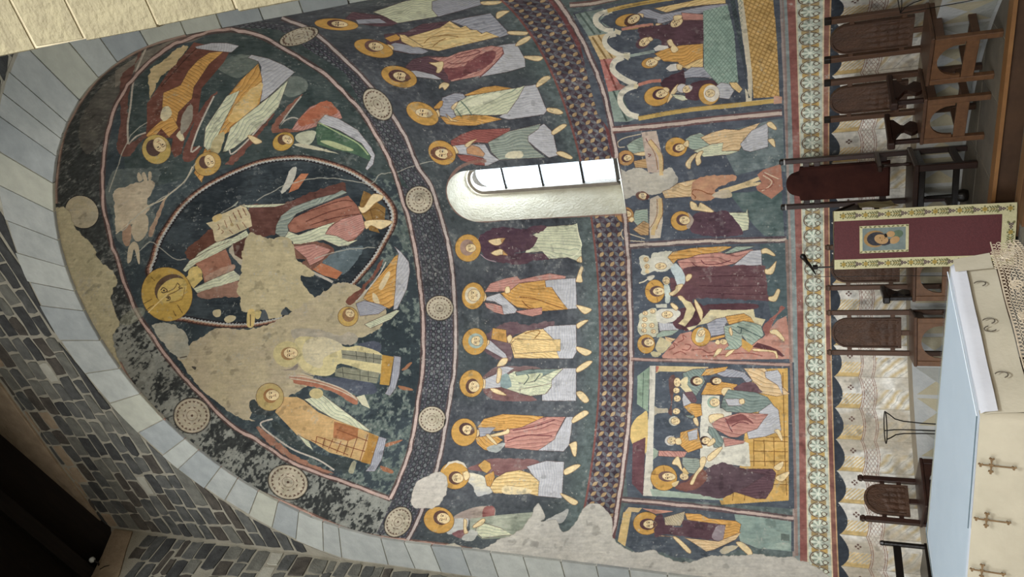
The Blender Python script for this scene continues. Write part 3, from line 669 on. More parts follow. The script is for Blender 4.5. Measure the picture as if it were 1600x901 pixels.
SCENE_PRES = '''
@painted_scene#pres|wall|painted scene in a building with a green canopy, a gold dome and a white cloth
% 970 555 7.506
M 3f4956 4a5562 14 150,60 2030,80 2060,1800 1200,1740 80,1660 60,1400
M be9144 c89e54 10 1560,160 1960,150 1970,1700 1180,1750 1100,1560 1400,1300
l 7a5224 1.2 1560,1000 1960,1010
l 7a5224 1.2 1560,1120 1960,1130
l 7a5224 1.2 1460,1240 1960,1245
l 7a5224 1.2 1700,1400 1960,1405
l 7a5224 1.2 1600,1505 1960,1515
l 7a5224 1.2 1560,980 1560,1300
l 7a5224 1.2 1680,990 1690,1300
l 7a5224 1.2 1795,960 1800,1300
l 7a5224 1.2 1900,200 1920,980 1945,1640
l 7a5224 1 1700,960 1960,955
l 7a5224 1 1460,1600 1450,1700
l 7a5224 1 1320,1600 1310,1700
M 748a74 81967f 8 195,240 340,130 320,660 190,570
l 4a5e50 1 265,200 255,620
p bdb7a6 340,120 410,120 385,900 370,1650 260,1645 310,900 330,660
p c0aa76 410,120 1030,135 1000,180 740,190 450,190 410,210
p a8604e 410,125 450,130 430,190 410,200
s c6a762 315,680 240,690 160,760 110,870 110,960 150,1060 220,1110 300,1130
M 5c3a40 6a464a 10 140,1030 290,960 260,1640 130,1500
M a89a80 8e9082 8 395,590 440,620 550,620 560,670 430,680 390,710
M 8f9c88 7d8b7a 6 380,1080 440,1120 430,1180 380,1220
r P 60 4 445,1115 780,1125 740,1200 440,1180
M 8c9c8a 9aa896 8 340,1560 1200,1660 1200,1700 370,1650
@painted_cloth#wcl|pres|painted white altar cloth in the middle of the building scene
M c6c2b0 bdb9a8 10 955,465 1160,470 1160,620 1300,620 1300,800 1000,900 1480,1020 1500,1030 1520,1300 1440,1300 1230,1270 1020,1320 930,1270 930,840
@painted_group#pg1|pres|painted group of men in ochre and blue robes on the right of the white cloth
m 6a4a44 5a403c 8 560,280 640,250 600,560 600,700 550,660 590,560
r E 40 4 720,210 850,160 1010,150 960,240 990,310 880,480 740,290
r B -30 4 980,150 1300,160 1450,200 1540,290 1480,330 1420,260 1340,260 1200,250
r O -8 3.4 940,460 1010,320 1190,310 1370,340 1320,460
r O -20 4 940,240 1000,160 1260,130 1220,180 1060,230
r N 25 7 1440,150 1690,150 1800,280 1980,450 1830,480 1620,440 1560,320 1480,200
r W 0 4 1690,190 1840,170 1880,230 1900,460 1840,350 1700,260
m 5e4248 6b4e52 8 1320,400 1440,320 1560,320 1620,380 1640,440
m 5e4248 6b4e52 8 745,430 820,410 885,500 880,550 830,550
f 860 285 0.1 0.1 0 -
f 660 315 42 60 0 -
f 650 410 40 38 0 -
f 660 505 42 42 0 -
f 650 655 45 40 0 -
f 640 770 55 45 5 b8b29c
f 900 300 62 48 0 43302e
f 1125 300 58 42 0 43302e
s c9b98c 700,300 780,250 780,340 740,400
p c4b68a 690,360 770,330 840,420 760,430
r W 30 3 730,430 830,560 740,620 720,520
r O -6 3.4 740,600 830,560 940,570 955,700 880,730 790,660
r E 0 4 740,700 860,700 850,740 790,730
t 850,740 890,730 915,800 900,830 860,790
t 1200,380 1290,380 1300,440 1250,500 1180,440
@painted_figure#pg2|pres|painted green-clad man leaning over the white cloth
r E 12 5 1200,500 1260,400 1580,430 1720,490 1820,620 1500,680 1240,660 1170,600
r W 0 4 1220,510 1400,510 1420,590 1260,590
t 1390,520 1440,510 1450,560 1400,570
f 1100 550 62 55 0 8aa08c
t 1030,720 1080,690 1200,690 1180,760 1060,800
@painted_figure#pg3|pres|painted bending figure in a red mantle reaching to the cloth
r W -10 4 1480,900 1600,780 1620,660 1760,560 1850,640 1880,880 1700,950 1500,980
r P 8 6 1160,740 1400,670 1600,680 1730,690 1670,760 1600,860 1480,900 1370,960 1280,960 1100,860 1060,800
m 74403e 8a5450 12 1220,760 1400,690 1500,740 1560,800 1440,760 1300,800
l 70393c 1.6 1230,740 1280,850 1310,900
l 70393c 1.6 1300,830 1400,780 1500,800
r E 60 4 1030,830 1110,860 1210,1000 1180,1080 1090,1080 1070,960 1020,900
r P 0 4 1200,960 1370,990 1460,1000 1440,1030 1220,1070
f 1000 1000 55 45 0 40302e
t 1010,1050 1080,970 1110,1010 1050,1060
t 1020,1180 1150,1080 1190,1090 1100,1200 1030,1240
t 1800,880 1860,870 1900,980 1880,1000 1830,920
@painted_figure#pg4|pres|painted large haloed figure in a dark purple cloak with a raised hand
m 4b3840 5a464c 26 980,1340 1190,1260 1330,1300 1620,1380 1700,1400 1600,1500 1440,1560 1250,1640 1120,1680 980,1640 800,1610 640,1560 700,1480 860,1400
r V 5 4 1380,1330 1780,1330 1820,1380 1780,1560 1700,1680 1590,1680 1340,1600 1480,1540 1700,1400
m 6a4238 7a4e44 12 640,1540 800,1460 900,1320 980,1340 1010,1440 900,1560 740,1590
h 505 1435 155 150 0
l 8a5a30 1 520,1390 500,1300
l 8a5a30 1 360,1390 450,1400
f 560 1420 85 50 5 6a504a
s c9b07c 600,1500 680,1470 660,1520 620,1540
t 810,1500 870,1380 910,1280 940,1200 990,1190 1000,1240 960,1330 900,1400 850,1510
t 640,1200 680,1190 720,1330 710,1350 660,1290 600,1270
t 1790,1310 1900,1240 1900,1300 1850,1350
t 1810,1430 1960,1360 1970,1400 1890,1480
@painted_child#child|pres|painted small haloed child held by the large figure
f 740 1420 55 45 8 -
e c4a468 770 1350 50 45 0
r D 0 4 720,1190 920,1210 930,1300 860,1390 800,1380 720,1280
@painted_figure#pg5|pres|painted white-haired man in an ochre mantle below the arch
r O -25 4 690,1000 700,900 900,850 930,1000 960,1080 790,1140 700,1060
r W 0 4 780,900 900,860 900,980 800,1000
f 600 1000 60 48 0 b8b4ac
t 640,980 700,970 710,1040 650,1040
'''
SCENE_LEFT = '''
@painted_scene#left|wall|painted single standing saint under a yellow beam, leftmost lower scene
% 950 760 7.506
M 3c4654 4f5a64 12 190,240 250,180 900,230 1500,280 2180,380 2180,760 1650,700 1100,880 900,830 780,830 640,770 480,760 340,780 80,600
M 6f8a80 85998c 12 1480,320 2150,390 2150,760 1750,720 1550,640
p 5c6a62 2030,550 2130,560 2130,640 2030,630
m 96a89a 7f9488 6 1960,680 2020,650 2130,660 2130,730 2000,730
M b9995c c4a76c 6 180,300 280,270 200,700 115,640
p b59a6c 200,290 240,240 400,250 360,300 280,295
p b8806a 390,250 780,290 560,320
@painted_saint#left1|left|painted bearded saint in purple and ochre holding a patterned book, leftmost lower scene
h 450 430 155 135 0
m 5c4248 4d343c 20 540,430 560,350 640,330 680,440 860,470 900,390 1380,450 1350,620 1000,600 700,560 560,590
m 8c8084 7a6a70 10 1270,470 1370,450 1350,630 1220,600
f 490 440 85 55 0 54383c 5a423e
r N 5 4 580,580 640,570 1300,640 1560,530 1500,620 1240,740 1150,760 1000,660 900,600 800,590
r O 5 4 900,310 1080,320 1180,370 1500,400 1560,440 1540,540 1350,620 1380,450 930,390
r I 60 3 660,360 900,290 890,380 850,460 670,450
t 760,590 820,600 960,730 970,780 930,770 860,700
t 1500,660 1570,650 1680,740 1690,830 1620,780
m b5a684 a8a08c 8 1310,750 1380,700 1530,690 1480,740 1360,790
'''
MANDORLA = [(228, 432), (233, 405), (241, 378), (256, 352), (274, 326), (295, 305), (317, 289), (342, 275), (372, 261), (405, 249), (440, 243), (475, 242), (510, 249), (548, 262), (580, 281), (606, 304), (620, 326), (620, 350), (607, 376), (590, 405), (566, 434), (540, 461), (516, 476), (488, 487), (458, 497), (428, 505), (398, 511), (360, 513), (320, 509), (288, 503), (262, 494)]
CONCH_A = '''
@painted_angel#seraph|dome|painted angel in a red and gold robe at the right side of the vault
% 180 40 6.667
M 30403f 465250 16 60,640 300,380 700,240 1000,100 1300,20 1700,40 2400,500 2800,1300 3060,1700 2700,1560 2000,1340 1300,1450 700,1600 300,1700 100,1500
m 5b665f 6b756a 18 1080,420 1200,330 1350,300 1500,380 1380,500 1260,540 1110,480
m 5a655e 6e776e 14 1700,640 1740,540 1900,530 2010,600 1960,700 1800,740
M 6c665c 7d776a 20 0,470 300,270 700,110 860,80 1100,30 800,170 560,200 400,330 200,480 0,650
% 180 150 6.667
m 5c3c34 6f4a40 10 60,-200 250,-380 300,-560 340,-700 260,-500 150,-100 130,300 140,500 310,380 320,430 220,520 160,620 60,620 20,500 60,200
l aaa090 3 330,-520 200,-200 160,100 130,300 135,500
l aaa090 2.4 140,500 220,420 320,380
M 62382c 74463a 14 330,80 560,-260 740,-460 820,-560 1200,-480 1130,-350 900,-80 860,200 720,460 690,600 620,640 580,560 600,440 420,430 320,430 330,250
l 46281f 1.4 480,-100 700,-350 850,-500
% 180 40 6.667
r O 30 5 980,280 1130,270 980,400 820,640 800,760 660,900 640,1000 560,1080 480,960 500,700 680,620 760,470 860,360
r W 90 4 830,220 1000,180 1160,180 1290,210 1210,280 1000,260 850,240
% 180 150 6.667
r O -30 5 320,410 350,370 470,260 600,220 660,330 560,430 480,340 400,440 340,430
s c9bc94 470,200 500,120 560,110 590,190 520,260 480,240
s c9bc94 640,400 680,360 720,440 690,470 640,420
m 8a8272 9a917e 10 700,200 780,90 810,130 790,280 700,400 680,340
h 430 555 150 155 -30 bda052
e 56403a 400 540 78 88 -10
f 465 510 85 72 -120 -
m bfa878 b39c6c 20 370,-280 500,-360 620,-480 760,-520 600,-300 480,-200 380,-20 350,0
@painted_angel#angel2|dome|painted angel in a green mantle over gold and white, second from the right of the vault
% 360 60 6.667
r W -35 5 180,200 220,170 400,210 560,280 670,350 600,420 380,620 280,680 300,500 320,300 290,240
r O -50 6 -60,640 100,440 290,260 330,420 330,560 300,700 160,860 0,960 -60,1000 -240,1330 -300,1500 -380,1400 -200,1000
m cba55c d6b678 16 100,640 320,460 300,640 200,780 60,880 -20,840
% 180 150 6.667
r G -55 6 940,330 1160,0 1300,-60 1200,140 1120,300 1010,540 960,570 920,520
r G -50 6 1120,580 1200,330 1420,150 1640,-20 1800,-160 1700,120 1560,280 1380,430 1240,540 1150,580
m bcae80 a99b6c 10 990,560 1040,430 1140,380 1100,560 1060,600
m 6a4036 7c4e42 10 700,600 760,440 860,200 960,40 1060,-40 940,160 860,340 810,520 900,520 860,600 780,690 720,680
l b4ac9c 2.6 1030,0 930,200 850,380 790,580 880,520
m 6a4036 7c4e42 10 1160,680 1260,580 1400,440 1600,240 1640,180 1640,220 1440,480 1260,680 1160,710
l b4ac9c 2.4 1590,220 1380,460 1220,600 1190,560
t 1380,420 1420,410 1530,470 1480,500 1440,490
h 965 705 145 120 -30 b8924a
e 5a4038 935 690 62 66 -10
f 985 680 74 60 -110 -
@painted_angel#angel3|dome|painted small angel in an orange and green robe beside the mandorla
% 400 140 6.667
m 7c4c3c 8c5a48 10 160,430 230,280 440,80 480,60 300,280 240,400 330,400 460,430 380,440 220,450
l a9a294 2.2 470,70 330,250 240,390 290,330 380,290 450,310
r P -40 4 430,320 560,180 740,110 800,170 870,220 900,300 760,320 640,380 480,430 370,420
m a3573c b5694a 10 440,320 580,190 740,115 860,230 700,300 500,380
r W 25 4 640,340 720,260 860,300 1060,420 1200,600 1240,680 1220,780 1160,840 1140,820 1200,700 1100,560 860,420
M 3c5a44 4d6c50 10 640,350 860,430 1100,570 1190,680 1190,740 1000,660 800,620 640,570 620,430
l 9aac78 2 650,340 860,450 1060,560 1170,680
s a4ad7c 670,540 760,530 860,560 1010,620 980,640 860,620
m b5b69a a8a98c 10 410,480 520,430 620,440 600,520 540,580 440,550
m c6bfa0 b9b293 8 430,590 430,560 620,590 860,670 800,660
h 285 540 118 92 -30 b8903c
e 5e4230 280 520 55 55 0
f 330 520 62 48 -150 -
@painted_eagle|dome|painted eagle-like winged figure worn down to bare buff plaster
% 160 260 6.667
m 4a5656 5d6661 10 40,300 100,60 260,20 400,20 600,40 540,240 480,340 560,560 520,760 380,860 160,780 100,500
m a6967c b5a68a 14 130,260 250,200 400,160 540,160 520,260 470,360 480,460 330,580 230,620 200,660 140,680 130,480
s b0a084 380,160 360,100 380,60 420,130
s b0a084 440,160 410,80 440,60 470,140
s b0a084 480,140 480,60 510,60 510,130
m b0a286 a5967a 10 300,620 360,520 460,500 480,620 440,740 360,780 310,720
m a28066 93745c 8 210,640 290,600 300,720 280,820 220,800
s b3a486 270,850 330,780 380,840 390,1000 370,1000 330,860 300,980 260,1000
m 94755e a58b70 8 480,700 560,500 620,380 700,260 640,400 580,560 520,720
l b5a98c 2 140,700 280,590 420,460 500,400 620,350 720,270 860,150 940,0
'''
CONCH_B = '''
@painted_seated_figure|dome|painted seated figure with a gold cross halo inside the pointed mandorla
% 280 260 6.667
m 5a3628 6b4234 14 60,900 200,760 350,640 480,760 460,840 300,1000 200,1040
M 4c302a 5c3a30 12 720,440 1000,420 1200,380 1500,240 1700,160 1730,170 1740,260 1300,420 1080,560 1000,700 900,700 760,700 560,780 560,900 640,960 800,1000
% 400 250 6.667
m 56342c 68423a 12 -60,480 200,480 420,400 700,290 880,260 920,320 620,420 380,540 240,640 200,760 40,800 -60,780
r D -25 5 210,680 260,580 380,490 620,400 820,350 900,310 950,340 820,400 560,500 420,560 330,680 340,760 420,800 260,800 200,760
M 8a5442 9c6450 12 330,680 400,600 560,520 820,410 960,370 1050,470 1100,580 1140,700 1100,760 1000,850 900,850 800,800 700,780 760,680 540,720 420,760 350,740
r P -25 3 780,690 900,610 1100,560 1140,700 1050,800 940,850 860,810 710,780
l 5a2c24 1.2 480,560 700,480 900,420 1010,430
l 5a2c24 1.2 520,640 760,540 1000,480
l 5a2c24 1.2 560,680 820,600 1080,560
r G -15 5 340,740 440,780 700,680 830,640 760,700 720,770 840,790 960,850 1060,830 960,890 860,900 700,830 560,860 400,900 380,850 300,800
% 400 370 6.667
m 6a4438 7c5444 12 370,90 560,60 700,60 800,120 790,200 640,300 540,360 480,270 520,240 400,210
r P -20 4 380,100 600,70 780,130 700,230 560,300 520,220
m 55707a 4a626a 14 700,250 840,150 1000,110 1120,110 1020,280 900,400 760,330
M b5714c a5603e 10 590,340 680,270 760,300 900,370 840,440 700,400
l a8a092 4 570,360 700,420 800,470
l a8a092 6 350,-640 320,-560 290,-500
M b5714c a5603e 8 470,-660 550,-660 440,-500 340,-460 380,-560
% 400 250 6.667
m a8a698 b6b2a4 6 350,100 430,80 380,240 290,340 260,330 320,200
M 8e6a34 7a5628 8 1120,320 1190,350 1260,440 1350,500 1340,620 1220,620 1290,760 1180,730 1140,620 1100,560 1080,460
l 5a3c1c 1 1120,560 1240,500 1340,560
l 5a3c1c 1 1180,480 1220,620 1250,720
t 1065,480 1120,490 1190,380 1240,350 1320,370 1310,410 1240,450 1160,530 1100,550
t 1130,640 1250,620 1400,630 1410,660 1300,720 1200,680 1150,720
% 280 260 6.667
M c2b28a b6a67e 8 280,590 350,570 430,500 680,390 740,500 760,620 400,790 370,770 350,660
s c4a868 345,530 430,490 440,540 370,580
l 7c4e38 1 400,600 420,640 400,660
l 7c4e38 1 470,560 500,640
l 7c4e38 1 520,520 560,620
l 7c4e38 1.4 560,480 600,560
l 7c4e38 1.4 610,450 650,540
l 7c4e38 1.4 660,430 700,510
l 7c4e38 1 440,700 460,680 440,660
l 7c4e38 1 520,660 560,700
l 7c4e38 1 600,600 630,660
l 7c4e38 1 660,580 700,640
e a08a5c 550 605 18 18 0
r D -25 4 430,480 540,420 620,350 600,400 440,490
r G -25 4 620,400 700,400 1130,385 1000,420 720,430
r G -28 4 200,900 380,790 560,740 700,660 730,720 560,810 360,900 200,1000 60,1080
% 200 380 6.667
r G -28 4 570,280 640,180 860,60 1080,-30 1080,20 900,120 700,220 600,300
M 94604a a67058 14 700,210 1020,60 1070,180 1090,280 800,430 770,280
m b08a72 a07a64 14 820,330 1080,220 1100,280 860,400
r G -18 4 680,470 860,380 1100,280 1200,370 900,470 720,520
m 9a7460 8a6452 12 720,520 1000,430 1200,380 1220,400 1160,550 1000,560 800,580
m 9f927c b0a48a 8 1080,20 1060,100 1200,240 1250,200 1150,120 1100,0
M 4a2c26 5c3a30 10 1090,0 1290,0 1340,90 1240,200 1110,120
e c9ae62 700 320 75 80 0
p c9ae62 600,360 720,230 780,370 680,470
h 405 530 265 285 -20 b9943e
e 5e4836 440 470 172 140 -33
e c6a856 460 490 170 112 -33
l 5a4630 1.6 340,490 365,462 400,480 405,500 365,515 350,500
l 5a4630 1.6 395,570 420,550 440,570 430,590 400,595
e 40362a 375 490 12 10 0
e 40362a 420 570 12 10 0
l 7a5c30 1.4 400,510 480,470 510,420
l 7a5c30 1.4 410,540 500,500 560,460
l 5a4630 1.4 510,410 540,440 530,465 575,465
l 8a6a34 1.2 430,615 560,580 590,460
l 6a5028 1.2 160,630 250,580
l 6a5028 1.2 180,700 270,640
l 6a5028 1.2 470,700 500,760
l 6a5028 1.2 515,640 570,730
l d2b878 1.6 210,720 300,630 420,520
l 7c5e2c 1 240,350 280,390
@bare_plaster|dome|large bare buff plaster patch over the chest of the seated figure
% 400 370 6.154
m b4a67e ab9d76 26 -70,-40 0,-20 80,0 150,20 240,0 300,0 350,60 370,120 380,200 450,260 500,290 560,340 520,380 440,370 450,440 510,540 560,580 600,600 520,650 400,700 340,710 280,680 240,760 120,780 60,700 0,740 -60,720 -140,700 -150,600 -180,520 -160,420 -130,260 -130,140
% 200 380 6.667
s b4a67e 890,700 960,690 965,750 920,770 885,740
s b4a67e 1000,790 1050,750 1120,760 1110,800 1040,830
s c2a864 1250,700 1320,700 1310,860 1240,860
s bba768 1330,700 1390,710 1370,780 1330,780
l 5a4632 1.5 1275,740 1275,860
% 400 370 6.154
s 4a5258 60,710 90,705 120,790 60,800 40,780
s 4a5258 240,730 270,690 310,730 300,750 250,750
'''
CONCH_C = '''
@bare_plaster|dome|wide bare buff plaster area on the left of the vault
% 230 480 5.632
m aea07c a5977a 30 340,330 420,300 600,190 800,190 1000,170 1200,80 1500,-100 1700,-220 1900,-160 2050,-60 2100,40 2050,180 1900,260 1700,300 1500,560 1400,700 1200,800 1000,860 900,960 940,1000 780,960 640,860 500,740 380,600 250,430 130,260 60,160 200,140 300,200
m 9b9a8a a6a08a 12 50,150 200,140 330,220 370,330 360,430 280,450 180,360 80,230
s 46423a 390,520 430,525 420,550
l 5c5448 2 285,445 350,430
@painted_angel#angel4|dome|painted haloed figure in gold and white at the left foot of the mandorla
% 400 370 6.154
r O -30 6 1030,590 1100,480 1200,360 1280,260 1330,190 1380,160 1350,640 1280,690 1180,650 1080,620
s cfb98c 1180,480 1260,340 1290,360 1220,500
s cfb98c 1120,540 1160,560 1190,640 1130,620
r W -55 4.5 1330,90 1400,150 1470,240 1480,330 1450,500 1360,690 1320,700 1340,500 1350,300 1370,160
l b5b0a4 2 1250,240 1180,370 1060,520 960,620
r B 20 3 960,640 1040,610 1200,650 1260,680 1180,740 1000,760
r G 30 3 1040,840 1350,700 1380,710 1300,790 1100,880
m 7c4a3a 6c4034 8 860,610 1000,500 1140,330 1220,200 1180,330 1060,480 950,620 900,660
h 885 765 98 95 0 b9964c
e 8a6440 890 750 60 66 0
f 905 735 48 42 -150 -
@painted_bishop#bishop1|dome|painted figure in a gold robe with grey patterned panels at the left of the vault
% 400 480 6.154
m a69a84 98907e 14 340,220 600,210 800,270 900,230 980,300 900,360 700,320 500,300 400,330
m 3c4660 4a5266 10 970,350 1180,330 1190,440 1080,400
m 3c4660 4c5668 12 420,620 560,660 760,680 960,660 1130,740 1160,820 960,840 840,780 640,700
m 9c6c54 ab7c62 10 320,680 420,650 640,710 860,800 980,890 900,890 700,800 480,750
l b8a890 2 330,660 480,670 720,740 880,810 970,890
s c4b680 380,300 640,300 860,380 1000,370 1220,460 1190,640 820,540 760,620 680,660 540,640 420,560
s beb28e 450,380 520,300 680,290 840,380 660,480 640,560 590,580 470,510
M 8f8c76 7d7c68 6 820,410 960,420 1210,460 1200,545 830,490
M 85846c 757662 6 760,600 830,570 1190,630 1160,730 900,690 760,660
l 4a4a40 1 960,420 970,500
l 4a4a40 1 1050,430 1060,520
l 4a4a40 1 1130,440 1130,530
l 4a4a40 1 830,570 840,670
l 4a4a40 1 1000,600 1000,700
l 4a4a40 1 1080,610 1080,710
l 4a4a40 1 830,450 1210,500
l 4a4a40 1 780,620 1170,680
M b88c3c a87c30 8 1215,455 1325,475 1280,750 1190,740
r B 90 3 1330,465 1395,475 1380,640 1340,780 1290,850 1240,830 1290,740
m a06a48 905e40 6 1400,600 1480,530 1500,540 1440,600
m a06a48 905e40 6 1370,750 1500,780 1500,800 1400,790
e b8aa74 300 450 135 125 0
e 9a7448 310 445 70 62 0
f 330 440 72 58 0 -
m 8a7d70 7a7066 8 240,600 330,590 400,540 380,600
@painted_bishop#bishop2|dome|painted figure in a checked orange robe at the lower left of the vault
% 370 580 5.517
m 2e3638 3c4444 8 110,270 160,240 200,320 300,350 300,380 140,360
m 9c6c54 8c604c 10 170,480 250,520 500,720 760,850 840,870 700,870 440,740 260,600
m 2f3a3a 3c4646 10 290,450 340,430 460,520 640,680 820,740 980,740 980,860 840,850 640,740 420,600
l b0a698 2.6 310,410 210,440 230,490 360,590 500,680 700,760 840,850
m 9a5c44 aa6c50 8 520,70 760,120 920,180 1040,260 1000,280 800,160 520,110
l b8a890 1.6 460,60 700,100 900,170 1030,240
r G 35 5 580,240 740,200 900,320 1140,500 1140,520 980,470 820,400 700,330
M b8925a c49e66 12 330,350 400,220 520,220 580,250 700,350 860,420 1000,470 1225,560 1150,800 960,740 800,700 640,600 520,550
M 9c6038 ab6c42 6 840,430 1050,490 1040,570 960,600 830,570
l 7a4228 1.2 690,560 680,620
l 7a4228 1.2 760,570 740,650
l 7a4228 1.2 830,580 790,670
l 7a4228 1.2 900,600 860,700
l 7a4228 1.2 960,600 920,720
l 7a4228 1.2 1040,560 980,740
l 7a4228 1.2 1130,540 1060,770
l 7a4228 1.2 640,590 960,720
l 7a4228 1.2 690,560 1000,660 1190,710
l 7a4228 1.2 860,500 1210,630
M b08038 a27230 6 1140,530 1225,565 1150,800 1070,780 1120,650
r B 100 3 1225,560 1290,580 1250,760 1190,860 1110,860 1150,810
m 9c6444 8c583c 6 1290,620 1410,590 1420,600 1300,650
m 9c6444 8c583c 6 1240,810 1340,850 1340,880 1250,850
e b9a872 685 190 60 45 0
p c2bd9c 1030,220 1100,200 1150,320 1080,290
h 285 220 120 120 0 b0985c
e 96683c 290 210 62 62 0
f 305 205 62 52 0 -
m 9c9678 8c8a70 8 960,860 1000,770 1030,790 1000,880
r G 30 3 520,540 620,600 660,680 600,640
'''
PARTS += [(1, 0, 'wall_apse', 'curved apse wall: painted hangings below, bare plaster at the left edge', 'wall'), (2, 0, 'apse_vault', 'half-dome over the apse', 'dome')]
def new_part(name, par, label, key=None):
    pid = next((i for i, q, a, b, h in PARTS if h == par), 0); PARTS.append((len(PARTS)+1, pid, name, label, key or name)); CUR[0] = len(PARTS); return CUR[0]
def lerp(a, b, k): return a*(1-k[..., None])+b*k[..., None]
def nz(S, s, seed, n=4):      # noise on the wall in texels
    y, x = np.mgrid[0:S.h, 0:S.w].astype(np.float32); return fbm(x, y, s, seed, n)
def sstep(a, b, x): t = np.clip((x-a)/(b-a), 0, 1); return t*t*(3-2*t)
CY, CO = SHEETS
zcy = (ZS+RAD*CY.el); phc = np.degrees(CY.phi)
NB = {id(S): (nz(S, 160, 3), nz(S, 34, 8), nz(S, 9, 12)) for S in SHEETS}
def base_navy(S, c1='2f333c', c2='5d6266', c3='434f4e'):
    a, b, c = NB[id(S)]
    col = lerp(HEX(c1), HEX(c2), np.clip((.55*a+.3*b+.3*c-.3)*1.7, 0, 1)); return lerp(col, HEX(c3), np.clip((nz(S, 220, 30, 2)-.5)*2.4, 0, .7))
# --- upright wall
CY.rgb[:] = base_navy(CY)
k = sstep(.35, .75, (4.55-zcy)/.9)*.75; CY.rgb[:] = lerp(CY.rgb, HEX('566764')*(.8+.4*NB[id(CY)][2][..., None]), np.clip(k, 0, .8))
CY.id[:] = 1
fid = new_part('painted_frieze', 'wall', 'dark blue painted ground behind the standing saints', 'frieze'); CY.id[(zcy > 3.84)] = fid
# --- interlaced leaf band
lid = new_part('painted_leaf_band', 'wall', 'painted band of ochre and grey leaves on dark red')
def leaf_band():
    m = (zcy > 3.44) & (zcy < 3.87); ys = np.nonzero(m.any(1))[0]; sl = slice(ys[0], ys[-1]+1)
    z = zcy[sl]; s = np.radians(phc[sl])*RAD; p = .125
    wv = .012*(fbm(s*200, z*200, 30, 5)-.5)
    a = (s+z)/p*1.0+wv*4; b = (s-z)/p
    ia, ib = np.floor(a), np.floor(b); fa, fb = a-ia, b-ib
    p = .118; c = lerp(HEX('38303a'), HEX('523c42'), np.clip(fbm(s*240, z*240, 8, 4), 0, 1))
    d1 = np.abs(b-np.round(b)); l1 = d1 < .27*(1-(2*fa-1)**2)-.02
    d2 = np.abs(a-np.round(a)); l2 = d2 < .25*(1-(2*fb-1)**2)-.02
    gold = (np.mod(ia+np.round(b), 2) == 0)
    h = vnoise(ia*3+np.round(b)*7, ib*5, .9, 3)
    c = np.where((l2)[..., None], lerp(HEX('4c4c54'), HEX('6c7176'), h), c)
    c = np.where((l1 & ~gold)[..., None], lerp(HEX('4a3c44'), HEX('686a70'), h), c)
    c = np.where((l1 & gold)[..., None], lerp(HEX('947650'), HEX('b09468'), h), c)
    e = sstep(.012, 0, np.abs(z-3.853)); e2 = sstep(.016, .004, np.abs(z-3.465))
    c = lerp(c, HEX('7a4a44'), np.clip(sstep(3.835, 3.85, z), 0, 1)); c = lerp(c, HEX('6c3c3c'), sstep(3.49, 3.475, z))
    CY.rgb[sl] = np.where(m[sl][..., None], c*(.85+.3*NB[id(CY)][1][sl][..., None]), CY.rgb[sl]); CY.id[sl][(zcy[sl] > 3.5) & (zcy[sl] < 3.86)] = lid
leaf_band()
